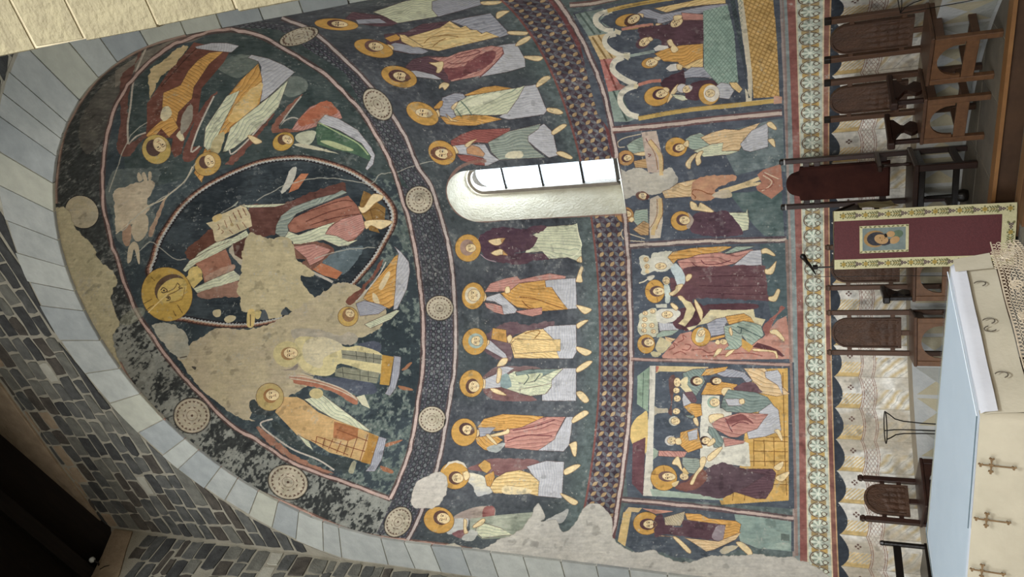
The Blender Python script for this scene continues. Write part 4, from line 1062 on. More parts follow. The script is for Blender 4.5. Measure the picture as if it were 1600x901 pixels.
# --- bands under the scenes, palmettes and painted hangings
pid_ = new_part('painted_palmette_band', 'wall', 'painted band of pale palmettes on grey-green with ochre links')
hid = new_part('painted_hanging', 'wall', 'painted white cloth hangings with scalloped top and brown net pattern')
def low_bands():
    m = zcy < 1.70; ys = np.nonzero(m.any(1))[0]; sl = slice(0, ys[-1]+1); z = zcy[sl]; ph = phc[sl]; s = np.radians(ph)*RAD
    n1 = NB[id(CY)][1][sl]; n2 = NB[id(CY)][2][sl]; c = CY.rgb[sl].copy()
    def band(z0, z1, c1, c2): nonlocal c; c = np.where(((z > z0) & (z <= z1))[..., None], lerp(HEX(c1), HEX(c2), np.clip(n1*1.6-.3, 0, 1)), c)
    band(1.575, 1.60, '8a7a74', '9a8a80'); band(1.53, 1.575, '6f7c7a', '848f8c'); band(1.462, 1.53, '7a4640', '98645a'); band(1.45, 1.462, 'b5a888', 'c2b494')
    band(1.235, 1.45, '98a090', 'a8ae9e'); band(1.225, 1.238, 'c2b08a', 'ccba94'); band(1.185, 1.225, '70453f', '9a6a54'); band(1.17, 1.185, 'a9845a', 'b7936a')
    # palmettes
    pc = np.interp(ph, [50.5-35.1, 50.5, 82.3, 99.7, 106.9, 138.5, 172.5, 180], [-10, 0, 9, 14, 16, 25, 35, 37.2]); i = np.round(pc)
    X = (pc-i)*.182; Z = (z-1.345); r = np.hypot(X, Z*.93); t = np.arctan2(X, Z)          # t = 0 upwards
    inb = (z > 1.24) & (z < 1.448); open_ = np.abs(t) > 2.3
    ring = (r < .088) & ~(open_ & (np.abs(X) < .03))
    lob = .056+.017*np.abs(np.cos(t*3.5)); low = Z < -.03
    curl = np.hypot(np.abs(X)-.04, Z+.052)
    cc = np.where((inb & ring & (r > .080))[..., None], HEX('5a4232'), c)
    cc = np.where((inb & ring & (r <= .080))[..., None], HEX('6c5c48'), cc); cc = np.where((inb & ring & (r <= .079) & (r > .073))[..., None], HEX('a9ad98'), cc)
    cc = np.where((inb & (r < lob) & ~(low & (np.abs(X) < .012)))[..., None], lerp(HEX('c4c8b6'), HEX('8a9886'), np.clip(np.abs(np.sin(t*3.5))*2.2-1.0, 0, 1)*sstep(.01, .03, r)), cc)
    cc = np.where((inb & (curl < .026))[..., None], HEX('5a4a38'), cc); cc = np.where((inb & (curl < .019))[..., None], HEX('b9bda9'), cc)
    X2 = np.abs(X)-.091; lk = inb & (np.abs(X2) < .012+.018*np.clip((np.abs(Z)-.02)*14, 0, 1)) & (r > .087)
    par = np.mod(i+(X > 0), 2)
    cc = np.where((lk & (np.abs(Z) < .075))[..., None], lerp(HEX('a08a5c'), HEX('b09050'), par), cc)
    cc = np.where((lk & (np.abs(Z) >= .075) | (inb & (np.hypot(X2, Z) < .007)))[..., None], HEX('b8bba8'), cc)
    c = np.where(inb[..., None], cc, c)
    # hangings
    u = (ph-(140.4-6.65*19))/6.65; iu = np.floor(u); f = u-iu; arc = np.sin(math.pi*f)**.8
    zt = 1.155-.085*arc*(.8+.4*f)
    dark = (z <= 1.172) & (z > zt); c = np.where(dark[..., None], lerp(HEX('272e38'), HEX('3c444e'), n1), c)
    w = z <= zt; g = lerp(HEX('cac7be'), HEX('b4af a2'.replace(' ', '')), np.clip(n1*2-.6, 0, 1))
    loss = sstep(.50, .62, fbm(s*220, z*220, 90, 51)); g = lerp(g, lerp(HEX('a89c86'), HEX('958a76'), n2), loss*.8*sstep(120, 140, ph))
    zb1 = .905-.035*arc; zb2 = .775-.03*arc
    stripe = (f > .52) & (z > zb1); q = np.mod((z-.0-(f-.5)*.35)*26, 1)
    g = np.where((stripe & w & (q < .62))[..., None], lerp(HEX('b89c66'), HEX('c6b48c'), np.clip(q*1.4, 0, 1)), g)
    g = np.where((stripe & (f > .86) & w)[..., None], HEX('b5985e'), g)
    for zz in (zb1, zb1-.018, zb2, zb2-.018): g = lerp(g, HEX('7e5648'), sstep(.0045, .002, np.abs(z-zz))*.85)
    net = (z < zb1-.018) & (z > zb2); A = np.abs(np.mod((s+z*1.7)*17, 1)-.5); B = np.abs(np.mod((s-z*1.7)*17, 1)-.5)
    g = lerp(g, HEX('846456'), (net & ((A < .08) | (B < .08))).astype(float)*.8*(1-loss*.8))
    lo = z < zb2-.018; q2 = np.mod((z*.9-(f-.4)*.3)*9+fbm(s*200, z*200, 40, 77), 1)
    g = np.where((lo & (f > .38))[..., None], lerp(g, HEX('b09660'), np.clip(1-np.abs(q2-.5)*3, 0, 1)*.8*(1-loss*.7)), g)
    g = lerp(g, HEX('8a8878'), (lo & (f > .36)).astype(float)*sstep(.06, 0, np.abs(q2-.08))*.6)
    g = lerp(g, HEX('8e8676'), sstep(.016, .004, np.abs(f-.99))*.8)
    cx = (f-.33)*.348; cz = z-.985; rr = np.minimum(np.minimum(np.hypot(cx-.02, cz), np.hypot(cx+.02, cz)), np.minimum(np.hypot(cx, cz-.02), np.hypot(cx, cz+.02)))
    g = lerp(g, HEX('5a4038'), (rr < .0105).astype(float)*.9)
    c = np.where((w & ~dark)[..., None], g, c)
    CY.rgb[sl] = np.where((z < 1.60)[..., None], c*(.92+.16*n2[..., None]), CY.rgb[sl])
    CY.id[sl][(z < 1.45) & (z > 1.235)] = pid_; CY.id[sl][z < 1.17] = hid
low_bands()
# --- half-dome ground, medallion band
CO.id[:] = 2; CO.rgb[:] = base_navy(CO, '262e33', '4c5450', '36443f')
n0, n1, n2 = NB[id(CO)]; mould = sstep(.42, .62, .5*n1+.5*n2+.35*(nz(CO, 300, 40, 2)-.5))
CO.rgb[:] = lerp(lerp(HEX('2a2d2e'), HEX('444845'), n2), lerp(HEX('6e7068'), HEX('8c8f86'), n1), np.clip(mould*(.35+1.3*sstep(.2, .8, np.degrees(CO.phi)/180)), 0, 1))
FRAME = [(360, 46), (325, 50), (295, 60), (265, 73), (227, 103), (200, 133), (180, 167), (167, 213), (161, 260), (160, 300), (163, 330), (168, 353), (175, 383), (183, 403), (192, 433), (203, 463), (217, 493), (233, 517), (250, 543), (273, 573), (297, 600), (320, 623), (360, 663), (400, 686), (450, 719), (493, 737), (550, 757), (610, 779)]
DL = [(610, 779), (637, 713), (648, 663), (655, 612), (660, 580), (661, 500), (657, 450), (650, 400), (640, 350), (630, 315), (617, 272), (600, 233), (567, 178), (533, 140), (500, 110), (440, 74), (400, 54), (360, 46)]
FP = np.array(FRAME+DL[1:])
CUR[0] = 2
paint(ragged([(420, 20), (330, 44), (268, 62), (210, 90), (168, 125), (140, 160), (122, 200), (135, 240), (160, 220), (180, 170), (205, 130), (240, 95), (300, 62), (360, 46)], 3), '67625a', .75, fn=mottle_fn('4e4b45', '6f6a60', 22, 15))
def dome_ground(S, sl, m):
    a, b, c = (q[sl][m] for q in NB[id(S)])
    k = sstep(.45, .58, .6*b+.4*c+.3*(a-.5)); deep = lerp(HEX('26343a'), HEX('3c4a52'), a); right = sstep(330, 620, S.px[sl][m])
    return lerp(deep, lerp(HEX('3a4c48'), HEX('747f76'), c), np.clip(k*(.25+.85*right), 0, 1)).astype(np.float32)
paint(FP, '33404a', fn=dome_ground)
mid = new_part('painted_ring_band', 'dome', 'painted band of small dark rings at the foot of the vault')
for S in SHEETS:
    el = np.degrees(S.el); z = ZS+RAD*np.where(S.el > 0, np.sin(np.clip(S.el, 0, 2)), S.el); s = S.phi*RAD
    zC = np.interp(np.degrees(S.phi), [30, 43, 60, 80, 86, 100, 116, 180], [5.91, 5.955, 5.965, 5.955, 5.90, 5.87, 5.885, 5.90]); zD = 6.34
    m = (z > zC) & (z < zD) & (S.phi > 0.05) & (S.phi < math.pi-.02) & (S.el < .5)
    ys = np.nonzero(m.any(1))[0]; sl = slice(ys[0], ys[-1]+1); mm = m[sl]; Z = z[sl]-zC[sl] if zC.ndim else z[sl]-zC; s_ = s[sl]; b = NB[id(S)][1][sl]; n = NB[id(S)][2][sl]
    p = .078; i = s_/p; row = (Z-.05)/p; r2 = np.floor(row); off = np.mod(r2, 2)*.5
    fx = np.mod(i+off, 1)-.5; fy = row-r2-.5; r = np.hypot(fx, fy)
    ii = np.floor(i+off); big = (r2 >= 1) & (r2 <= 3); R0 = np.where(big, .40, .26)
    c = lerp(HEX('33353f'), HEX('4e4f55'), b); h = vnoise(ii*5+.3, r2*9+.2, .8, 6)
    c = np.where((r < R0)[..., None], HEX('1f2226'), c); c = np.where((r < R0*.76)[..., None], lerp(HEX('50575c'), HEX('767c7c'), h), c)
    st = (np.abs(fx) > .36) & (np.abs(fy) > .36); c = np.where(st[..., None], lerp(HEX('5c5c74'), HEX('7c6468'), h), c)
    w = sstep(.35, .75, NB[id(S)][0][sl]); c = lerp(c, HEX('3a3c3e'), w*.45)
    S.rgb[sl] = np.where(mm[..., None], c*(.8+.4*n[..., None]), S.rgb[sl]); S.id[sl][mm] = mid
    # ground below the band, on the strip of dome under it
    mb = (z <= zC) & (z > 5.6) if S.kind == 'con' else np.zeros_like(m)
    if mb.any(): S.rgb[mb] = base_navy(S)[mb]; S.id[mb] = fid
def wavy(P, col, w, amp=1.2, edge='543a36', ew=2.1, seed=1):
    P = smooth_pts(P, False, 5); n = len(P); t = np.gradient(P, axis=0); nn = np.stack([-t[:, 1], t[:, 0]], 1)/(np.hypot(t[:, 0], t[:, 1])[:, None]+1e-9)
    q = np.concatenate([[0], np.cumsum(np.hypot(*(P[1:]-P[:-1]).T))]); wob = (vnoise(q, q*0, 11, seed)-.5)*2*amp
    paint(stroke_outline(P, w*ew), edge, .75, False); paint(stroke_outline(P+nn*wob[:, None], w*(.75+.5*vnoise(q, q*0, 9, seed+5))), col, .95, False)
# ---------------------------------------------------------- painted figures, from the drawing lists
CUR[0] = 2; draw(CONCH_A)
CUR[0] = 0
mp = [(a, b) for a, b in MANDORLA]
def lm(P, f): c = np.array([430, 375.]); return c+(np.array(P, float)-c)*f
new_part('painted_mandorla', 'dome', 'painted pointed frame of brown, white and grey rope pattern with dark ground', 'mand')
paint(smooth_pts(mp), '3c2a26'); paint(smooth_pts(lm(mp, .985)), '8a5c48'); paint(smooth_pts(lm(mp, .970)), 'b0a48e'); paint(smooth_pts(lm(mp, .957)), 'a0a3a3')
def teeth(f, col, d, n=190):
    P = densify(smooth_pts(lm(mp, f)), 2.2); n = len(P)//2*2; c = np.array([430, 375.])
    Q = P[:n].copy(); Q[::2] += (c-Q[::2])*d; paint(Q, col)
def ticks(f0, f1, col, step=2.6):
    P = densify(smooth_pts(lm(mp, f0)), step); c = np.array([430, 375.])
    for a, b_ in zip(P[::2], P[1::2]): m_ = (a+b_)/2; paint(np.array([a, b_, c+(m_-c)*f1/f0]), col)
ticks(.988, .972, '4a302a'); ticks(.972, .958, '94705a')
teeth(.938, '2a2628', -.014, 2)
paint(smooth_pts(lm(mp, .928)), '26343a', fn=mottle_fn('222c33', '3a464c', 40, 7))
draw(CONCH_B); draw(CONCH_C)
CUR[0] = 0
def crack(P, w=1.3, c='a09c8c'):
    P = smooth_pts(P, False, 4); j = np.stack([vnoise(P[:, 0]*3, P[:, 1]*3, 7, 3)-.5, vnoise(P[:, 0]*3, P[:, 1]*3, 7, 9)-.5], 1)*3; paint(stroke_outline(P+j, w), c, .85, False)
crack([(230, 190), (205, 212), (190, 240), (184, 262), (170, 300)], 1.6); crack([(400, 314), (430, 297), (455, 286), (490, 280), (520, 278), (560, 284), (580, 287), (596, 272), (620, 268), (660, 255), (700, 246)], 1.5)
crack([(490, 405), (530, 392), (560, 388), (585, 387)], 1.6); crack([(305, 255), (295, 275), (280, 292), (262, 305), (230, 325), (205, 345), (190, 362)], 1.8)
crack([(210, 400), (225, 385), (240, 378), (270, 403), (290, 404)], 1.4)
new_part('painted_border', 'dome', 'pink wavy painted border lines around the vault scene')
wavy(FRAME, 'b3968a', 4.2, 1.4, seed=3); wavy(DL, 'b8a096', 4.2, 1.4, seed=5)
OUTER = [(745, 860), (700, 852), (650, 846), (580, 837), (533, 824), (467, 795), (397, 764), (333, 722), (280, 678), (213, 609), (186, 566)]
wavy(OUTER, 'b38c7c', 3.2, 1.2, '7a5648', 2.2, seed=8)
wavy([(88, 318), (88, 290), (93, 245), (102, 205), (115, 178), (130, 153), (152, 125), (183, 99), (232, 72), (290, 55)], '9c8274', 2.6, .8, '70564c', 2.2, seed=9)
CL = [(480, 44), (500, 58), (533, 88), (567, 121), (600, 162), (633, 213), (653, 260), (673, 290), (687, 333), (697, 367), (705, 407), (710, 467), (712, 533), (710, 580), (705, 610), (693, 683), (683, 730), (658, 800), (637, 843)]
CUR[0] = 0; draw(APOSTLES)
wavy([(440, 28)]+CL, 'b3a49c', 4.4, .8, '57423f', 2.0, seed=11)
# --- roundels
DISC = [(467, 57, 12, 31, 72), (590, 163, 28, 18, 50), (655, 312, 21, 21, 0), (687, 481, 21, 19, 0), (675, 655, 21, 20, 0), (622, 815, 25, 19, -55), (450, 753, 31, 26, 20), (300, 649, 28, 27, 0), (128, 331, 27, 24, 40), (207, 494, 10, 22, 60)]
DL_ = ['at the right jamb of the vault', 'on the right of the ring band', 'above the small window', 'left of the one above the window', 'left of centre in the ring band, with a rosette', 'at the left end of the ring band', 'low on the left flank of the vault', 'midway up the left flank of the vault', 'near the crown of the vault, worn blank', 'half lost beside the bare plaster at the crown']
for q, (x, y, rx, ry, rot) in enumerate(DISC):
    new_part('painted_roundel', 'dome', 'pale painted roundel '+DL_[q]); ro = math.radians(rot); worn = q >= 8
    if q == 9: paint(ellipse(x, y, rx, ry, ro), '8a8a74', .6); continue
    paint(ellipse(x, y, rx*1.07, ry*1.07, ro), '2c2a28', .8, False); E = ellipse(x, y, rx, ry, ro, 40); paint(E, 'b0a58e', fn=mottle_fn('b3a890' if not worn else 'ac9f7e', 'a2987f', 12, 90+q))
    if worn: continue
    outline(E, .9, '6a5a48', .8)
    for f, n in ((.86, 22), (.5, 10)):
        A = ellipse(x, y, rx*f, ry*f, ro, n)
        for a in A: c0 = np.array([x, y]); d = (a-c0); t = np.array([-d[1], d[0]])*.11/f; paint(np.array([c0+d*.86, a+t, a-t]), '5c4438', .9, False)
    outline(ellipse(x, y, rx*.3, ry*.3, ro), .8, '6c5446', .8); paint(ellipse(x, y, rx*.07, ry*.07, ro), '5c4438', 1, False)
# --- scenes on the wall
CUR[0] = 0
for t in (SCENE_RIGHT, CRUCI, SCENE_MID, SCENE_PRES, SCENE_LEFT): draw(t)
def texture_bier():      # lozenge ground of the gold cloth
    m = (CY.px > 1160) & (CY.px < 1222) & (CY.py < 155) & (CY.py > -40); b = [i for i, q, a, l, h in PARTS if a == 'painted_bier_front'][0]; m &= CY.id == b
    x, y = CY.px[m], CY.py[m]; A = np.abs(np.mod((x+y*.45)/7.5, 1)-.5); B = np.abs(np.mod((x*.5-y)/6.5, 1)-.5); e = np.hypot(np.mod((x+y*.45)/7.5, 1)-.5, np.mod((x*.5-y)/6.5, 1)-.5)
    c = CY.rgb[m]; c = lerp(c, HEX('6e4c22'), ((A < .07) | (B < .08)).astype(float)*.6); c = lerp(c, HEX('d2b474'), (e > .58).astype(float)*.7); CY.rgb[m] = c
    m = (CY.id == [i for i, q, a, l, h in PARTS if a == 'painted_bier'][0]) & (CY.px < 1160); x, y = CY.px[m], CY.py[m]; A = np.abs(np.mod((x+y*.8)/5.5, 1)-.5); B = np.abs(np.mod((x-y*.9)/8, 1)-.5)
    CY.rgb[m] = lerp(CY.rgb[m], HEX('4e6a5c'), ((A < .1) | (B < .07)).astype(float)*.6)
texture_bier()
CUR[0] = 0
new_part('painted_border', 'wall', 'pink and dark red wavy painted border lines between the scenes')
AL = [(862, -8), (884, 20), (905, 55), (920, 85), (935, 120), (945, 150), (954, 190), (962, 240), (968, 290), (976, 340), (981, 390), (984, 470), (986, 560), (984, 620), (979, 690), (970, 757), (960, 820), (955, 838)]
wavy(AL, 'b8a69c', 4.6, 1.3, '5c4240', 2.2, seed=21)
wavy([(957, 203), (1040, 195), (1120, 186), (1222, 176)], 'b8a698', 5, 1.2, '714842', 2.2, seed=22)
wavy([(984, 384), (1060, 379), (1140, 376), (1229, 374)], 'b8a898', 4.6, 1.3, '5c4444', 2.2, seed=23)
wavy([(986, 561), (1060, 563), (1150, 566), (1236, 570)], 'a8887a', 3.4, .8, '6c4c46', 1.8, seed=24)
wavy([(972, 780), (1060, 788), (1150, 798), (1240, 810)], 'b39c90', 4, 1.5, '5c4242', 2.4, seed=25)
wavy([(890, 8), (930, 4), (975, -6)], 'b0a090', 4, 1, '714842', 2.2, seed=26)
for P, c, w in (([(1222, -20), (1228, 120), (1230, 250)], '856a62', 3.2), ([(1229, 374), (1232, 470), (1236, 570), (1241, 690), (1245, 868)], '8c6c60', 4.5)): line(P, c, w, .8)
# --- bare plaster
def plaster(P, par='wall', c1='aaa69b', c2='b5b1a5', label='bare grey plaster', seed=5, s=40):
    new_part('bare_plaster', par, label); R_ = ragged(P, 2.); paint(R_, c1, fn=mottle_fn(c1, c2, s, seed)); outline(R_, 1, '8c8474', .5)
plaster([(661, 748), (680, 737), (697, 742), (699, 765), (688, 785), (672, 794), (648, 792), (643, 778), (650, 752)], 'dome', 'b3aca0', 'bcb5a8', 'bare pale plaster patch breaking the ring band', 31)
plaster([(840, 787), (846, 792), (852, 808), (846, 815), (870, 812), (877, 830), (892, 826), (900, 815), (915, 790), (935, 787), (950, 800), (957, 815), (957, 838), (975, 856), (992, 863), (1020, 860), (1045, 872), (1080, 878), (1110, 868), (1150, 868), (1180, 865), (1215, 870), (1240, 869), (1250, 876), (1270, 882), (1290, 895), (1320, 930), (1320, 1010), (1000, 1000), (800, 960), (745, 900), (735, 858), (757, 856), (780, 842), (800, 835), (815, 825), (830, 805)], 'wall', 'a8a49a', 'b2ada0', 'bare grey plaster along the left edge of the wall', 32)
plaster([(684, 858), (700, 850), (716, 850), (724, 857), (718, 862), (690, 862)], 'wall', 'b0a894', 'b8b09c', 'small plaster patch at the left end of the frieze', 33)
CROWN = [(86, 325), (98, 322), (108, 330), (113, 345), (120, 358), (133, 372), (148, 388), (155, 408), (175, 422), (184, 437), (176, 455), (174, 470), (182, 490), (187, 505), (177, 520), (180, 545), (185, 560), (190, 575), (170, 590), (120, 560), (95, 500), (70, 440), (60, 380), (70, 330)]
new_part('bare_plaster', 'dome', 'long bare buff plaster strip at the crown of the vault'); CROWN = ragged(CROWN, 2.2); paint(CROWN, 'a99f7c', fn=mottle_fn('b5aa86', 'aba27e', 26, 37)); outline(CROWN, 1, '7c745c', .5)
m = (np.degrees(CO.phi) > 60) & (CO.el > 1.28) & (CO.px < 190) & (CO.py > 330)
# window reveal edge painted line
line([(972, 334), (900, 337), (800, 341), (760, 345), (735, 342), (715, 332), (703, 315), (699, 298), (703, 280), (715, 264), (735, 254), (760, 251)], '8a6456', 5, .8)
for S in SHEETS:      # age: soft dirt and rubbed places, fine grain
    a, b, c = NB[id(S)]
    k = sstep(.60, .74, .5*b+.5*c)*.35; S.rgb[:] = lerp(S.rgb, HEX('8c8a82'), k)
    sp = nz(S, 5.5, 91, 2); S.rgb[:] = lerp(S.rgb, HEX('a5a196'), sstep(.80, .86, sp)*sstep(.4, .6, b)*.7); dk = sstep(.70, .80, nz(S, 26, 95, 3))*.14; S.rgb *= (1-dk)[..., None]
    g = nz(S, 4.5, 61, 2); st = fbm(S.px*.35, S.py*2.2, 5, 71, 3); S.rgb *= (.82+.12*a+.10*c+.08*g+.12*st)[..., None]; np.clip(S.rgb, 0, 1, out=S.rgb)
# ------------------------------------------------------------------ mesh kit and materials
def lin(h, g=1.0):
    c = HEX(h) if isinstance(h, str) else np.array(h); c = np.where(c <= .04045, c/12.92, ((c+.055)/1.055)**2.4)*g; return tuple(float(min(v, .95)) for v in c)+(1,)
MATS = {}
def mat(name, c1, c2=None, scale=6., rough=.7, bump=.15, bscale=None, stretch=(1, 1, 1), metal=0., detail=6., spec=.3, contrast=1., coords='Object'):
    if name in MATS: return MATS[name]
    m = bpy.data.materials.new(name); m.use_nodes = True; nt = m.node_tree; N = nt.nodes; L = nt.links; b = N['Principled BSDF']
    b.inputs['Roughness'].default_value = rough; b.inputs['Metallic'].default_value = metal; b.inputs['Specular IOR Level'].default_value = spec
    tc = N.new('ShaderNodeTexCoord'); mp = N.new('ShaderNodeMapping'); mp.inputs['Scale'].default_value = stretch; L.new(tc.outputs[coords], mp.inputs[0])
    n = N.new('ShaderNodeTexNoise'); n.inputs['Scale'].default_value = scale; n.inputs['Detail'].default_value = detail; n.inputs['Roughness'].default_value = .62; L.new(mp.outputs[0], n.inputs['Vector'])
    r = N.new('ShaderNodeValToRGB'); r.color_ramp.elements[0].position = .5-.22/contrast; r.color_ramp.elements[1].position = .5+.22/contrast
    r.color_ramp.elements[0].color = lin(c1); r.color_ramp.elements[1].color = lin(c2 or c1); L.new(n.outputs[0], r.inputs[0]); L.new(r.outputs[0], b.inputs['Base Color'])
    if bump:
        n2 = N.new('ShaderNodeTexNoise'); n2.inputs['Scale'].default_value = bscale or scale*4; n2.inputs['Detail'].default_value = 5; L.new(mp.outputs[0], n2.inputs['Vector'])
        bp = N.new('ShaderNodeBump'); bp.inputs['Strength'].default_value = bump; bp.inputs['Distance'].default_value = .02; L.new(n2.outputs[0], bp.inputs['Height']); L.new(bp.outputs[0], b.inputs['Normal'])
    MATS[name] = m; return m
class MB:
    def __init__(s): s.v = []; s.f = []
    def add(s, v, f): o = len(s.v); s.v += [tuple(map(float, p)) for p in v]; s.f += [tuple(o+i for i in q) for q in f]; return s
    def box(s, x0, x1, y0, y1, z0, z1, bev=.004):
        b = min(bev, (x1-x0)*.3, (y1-y0)*.3, (z1-z0)*.3)
        P = []
        for z, k in ((z0, b), (z0+b, 0), (z1-b, 0), (z1, b)):
            P += [(x0+k, y0+b+k*0, z), (x0+b+k*0, y0+k, z), (x1-b, y0+k, z), (x1-k, y0+b, z), (x1-k, y1-b, z), (x1-b, y1-k, z), (x0+b, y1-k, z), (x0+k, y1-b, z)]
        F = [tuple(range(7, -1, -1)), tuple(24+i for i in range(8))]
        for r in range(3):
            for i in range(8): j = (i+1) % 8; F.append((r*8+i, r*8+j, r*8+8+j, r*8+8+i))
        return s.add(P, F)
    def prism(s, poly, d0, d1, axis='y', inset=0., ins_d=0.):
        """outline in the plane across the axis, from d0 to d1; inset chamfers the d1 face"""
        n = len(poly); c = np.mean(np.array(poly, float), 0)
        def P(q, d): return {'y': (q[0], d, q[1]), 'x': (d, q[0], q[1]), 'z': (q[0], q[1], d)}[axis]
        V = [P(q, d0) for q in poly]+[P(q, d1) for q in poly]; F = [(i, (i+1) % n, n+(i+1) % n, n+i) for i in range(n)]+[tuple(range(n-1, -1, -1))]
        if inset:
            Q = [tuple(np.array(q)+(c-np.array(q))/max(np.linalg.norm(c-np.array(q)), 1e-6)*inset) for q in poly]
            V += [P(q, d1+ins_d) for q in Q]; F += [(n+i, n+(i+1) % n, 2*n+(i+1) % n, 2*n+i) for i in range(n)]+[tuple(2*n+i for i in range(n))]
        else: F.append(tuple(n+i for i in range(n)))
        return s.add(V, F)
    def tube(s, pts, r, n=8, closed=False):
        P = [Vector(p) for p in pts]; m = len(P); rr = r if hasattr(r, '__len__') else [r]*m; V = []; F = []; up = None
        for i, p in enumerate(P):
            t = (P[(i+1) % m]-P[i-1]) if closed else (P[min(i+1, m-1)]-P[max(i-1, 0)]); t.normalize()
            if up is None: up = t.orthogonal().normalized()
            up = (up-t*up.dot(t)).normalized(); w = t.cross(up)
            for k in range(n): a = 2*math.pi*k/n; V.append(p+(up*math.cos(a)+w*math.sin(a))*rr[i])
        for i in range(m if closed else m-1):
            j = (i+1) % m
            for k in range(n): q = (k+1) % n; F.append((i*n+k, i*n+q, j*n+q, j*n+k))
        if not closed: F += [tuple(range(n-1, -1, -1)), tuple((m-1)*n+k for k in range(n))]
        return s.add(V, F)
    def lathe(s, prof, cx=0, cy=0, n=16):
        V = []; F = []; m = len(prof)
        for r, z in prof:
            for k in range(n): a = 2*math.pi*k/n; V.append((cx+r*math.cos(a), cy+r*math.sin(a), z))
        for i in range(m-1):
            for k in range(n): q = (k+1) % n; F.append((i*n+k, i*n+q, (i+1)*n+q, (i+1)*n+k))
        F += [tuple(range(n-1, -1, -1)), tuple((m-1)*n+k for k in range(n))]
        return s.add(V, F)
    def build(s, name, m, parent=None, smooth=False, label=None):
        me = bpy.data.meshes.new(name); me.from_pydata(s.v, [], s.f); me.update()
        if smooth: me.polygons.foreach_set('use_smooth', [True]*len(me.polygons))
        for mm in (m if isinstance(m, (list, tuple)) else [m]): me.materials.append(mm)
        o = bpy.data.objects.new(name, me); COL.objects.link(o)
        if parent: o.parent = parent
        if label: o['label'] = label
        return o
def tag(o, label=None, cat=None, group=None, kind=None):
    for k, v in (('label', label), ('category', cat), ('group', group), ('kind', kind)):
        if v: o[k] = v
    return o
def thing(name, loc, rz, label, cat, group=None):
    o = bpy.data.objects.new(name, None); COL.objects.link(o); o.location = loc; o.rotation_euler = (0, 0, rz); o.empty_display_size = .1; return tag(o, label, cat, group)
# ------------------------------------------------------------------ the painted apse as curved meshes cut along the painted shapes
GAIN = 1.28
def fresco_mat(S, name):
    img = bpy.data.images.new(name, S.w, S.h, alpha=False); a = np.ones((S.h, S.w, 4), np.float32); g = S.rgb.mean(-1, keepdims=True)
    w_ = np.clip((S.rgb[..., 2:3]-S.rgb[..., 0:1])*7, 0, 1); a[..., :3] = g+(S.rgb-g)*(.80-.34*w_); img.pixels.foreach_set(a.ravel()); img.update(); img.pack()
    m = bpy.data.materials.new(name); m.use_nodes = True; nt = m.node_tree; N = nt.nodes; L = nt.links; b = N['Principled BSDF']; b.inputs['Roughness'].default_value = .85; b.inputs['Specular IOR Level'].default_value = .18
    t = N.new('ShaderNodeTexImage'); t.image = img; uv = N.new('ShaderNodeUVMap'); uv.uv_map = 'UVMap'; L.new(uv.outputs[0], t.inputs[0])
    tc = N.new('ShaderNodeTexCoord'); n = N.new('ShaderNodeTexNoise'); n.inputs['Scale'].default_value = 9; n.inputs['Detail'].default_value = 9; n.inputs['Roughness'].default_value = .7; L.new(tc.outputs['Object'], n.inputs['Vector'])
    mr = N.new('ShaderNodeMapRange'); mr.inputs[1].default_value = .3; mr.inputs[2].default_value = .7; mr.inputs[3].default_value = GAIN*.86; mr.inputs[4].default_value = GAIN*1.14; L.new(n.outputs[0], mr.inputs[0])
    v = N.new('ShaderNodeVectorMath'); v.operation = 'SCALE'; L.new(t.outputs[0], v.inputs[0]); L.new(mr.outputs[0], v.inputs['Scale']); L.new(v.outputs[0], b.inputs['Base Color'])
    n2 = N.new('ShaderNodeTexNoise'); n2.inputs['Scale'].default_value = 3.5; n2.inputs['Detail'].default_value = 12; n2.inputs['Roughness'].default_value = .6; L.new(tc.outputs['Object'], n2.inputs['Vector'])
    bp = N.new('ShaderNodeBump'); bp.inputs['Strength'].default_value = .35; bp.inputs['Distance'].default_value = .03; L.new(n2.outputs[0], bp.inputs['Height']); L.new(bp.outputs[0], b.inputs['Normal']); return m
WX, WR, WZ0, WZ1 = .055, .36, 3.415, 5.345          # window opening: centre, half width, sill, springing of its arch
def win_sd(x, z):      # > 0 inside the opening
    return np.where(z > WZ1, WR-np.hypot(x-WX, z-WZ1), np.minimum(WR-np.abs(x-WX), z-WZ0))
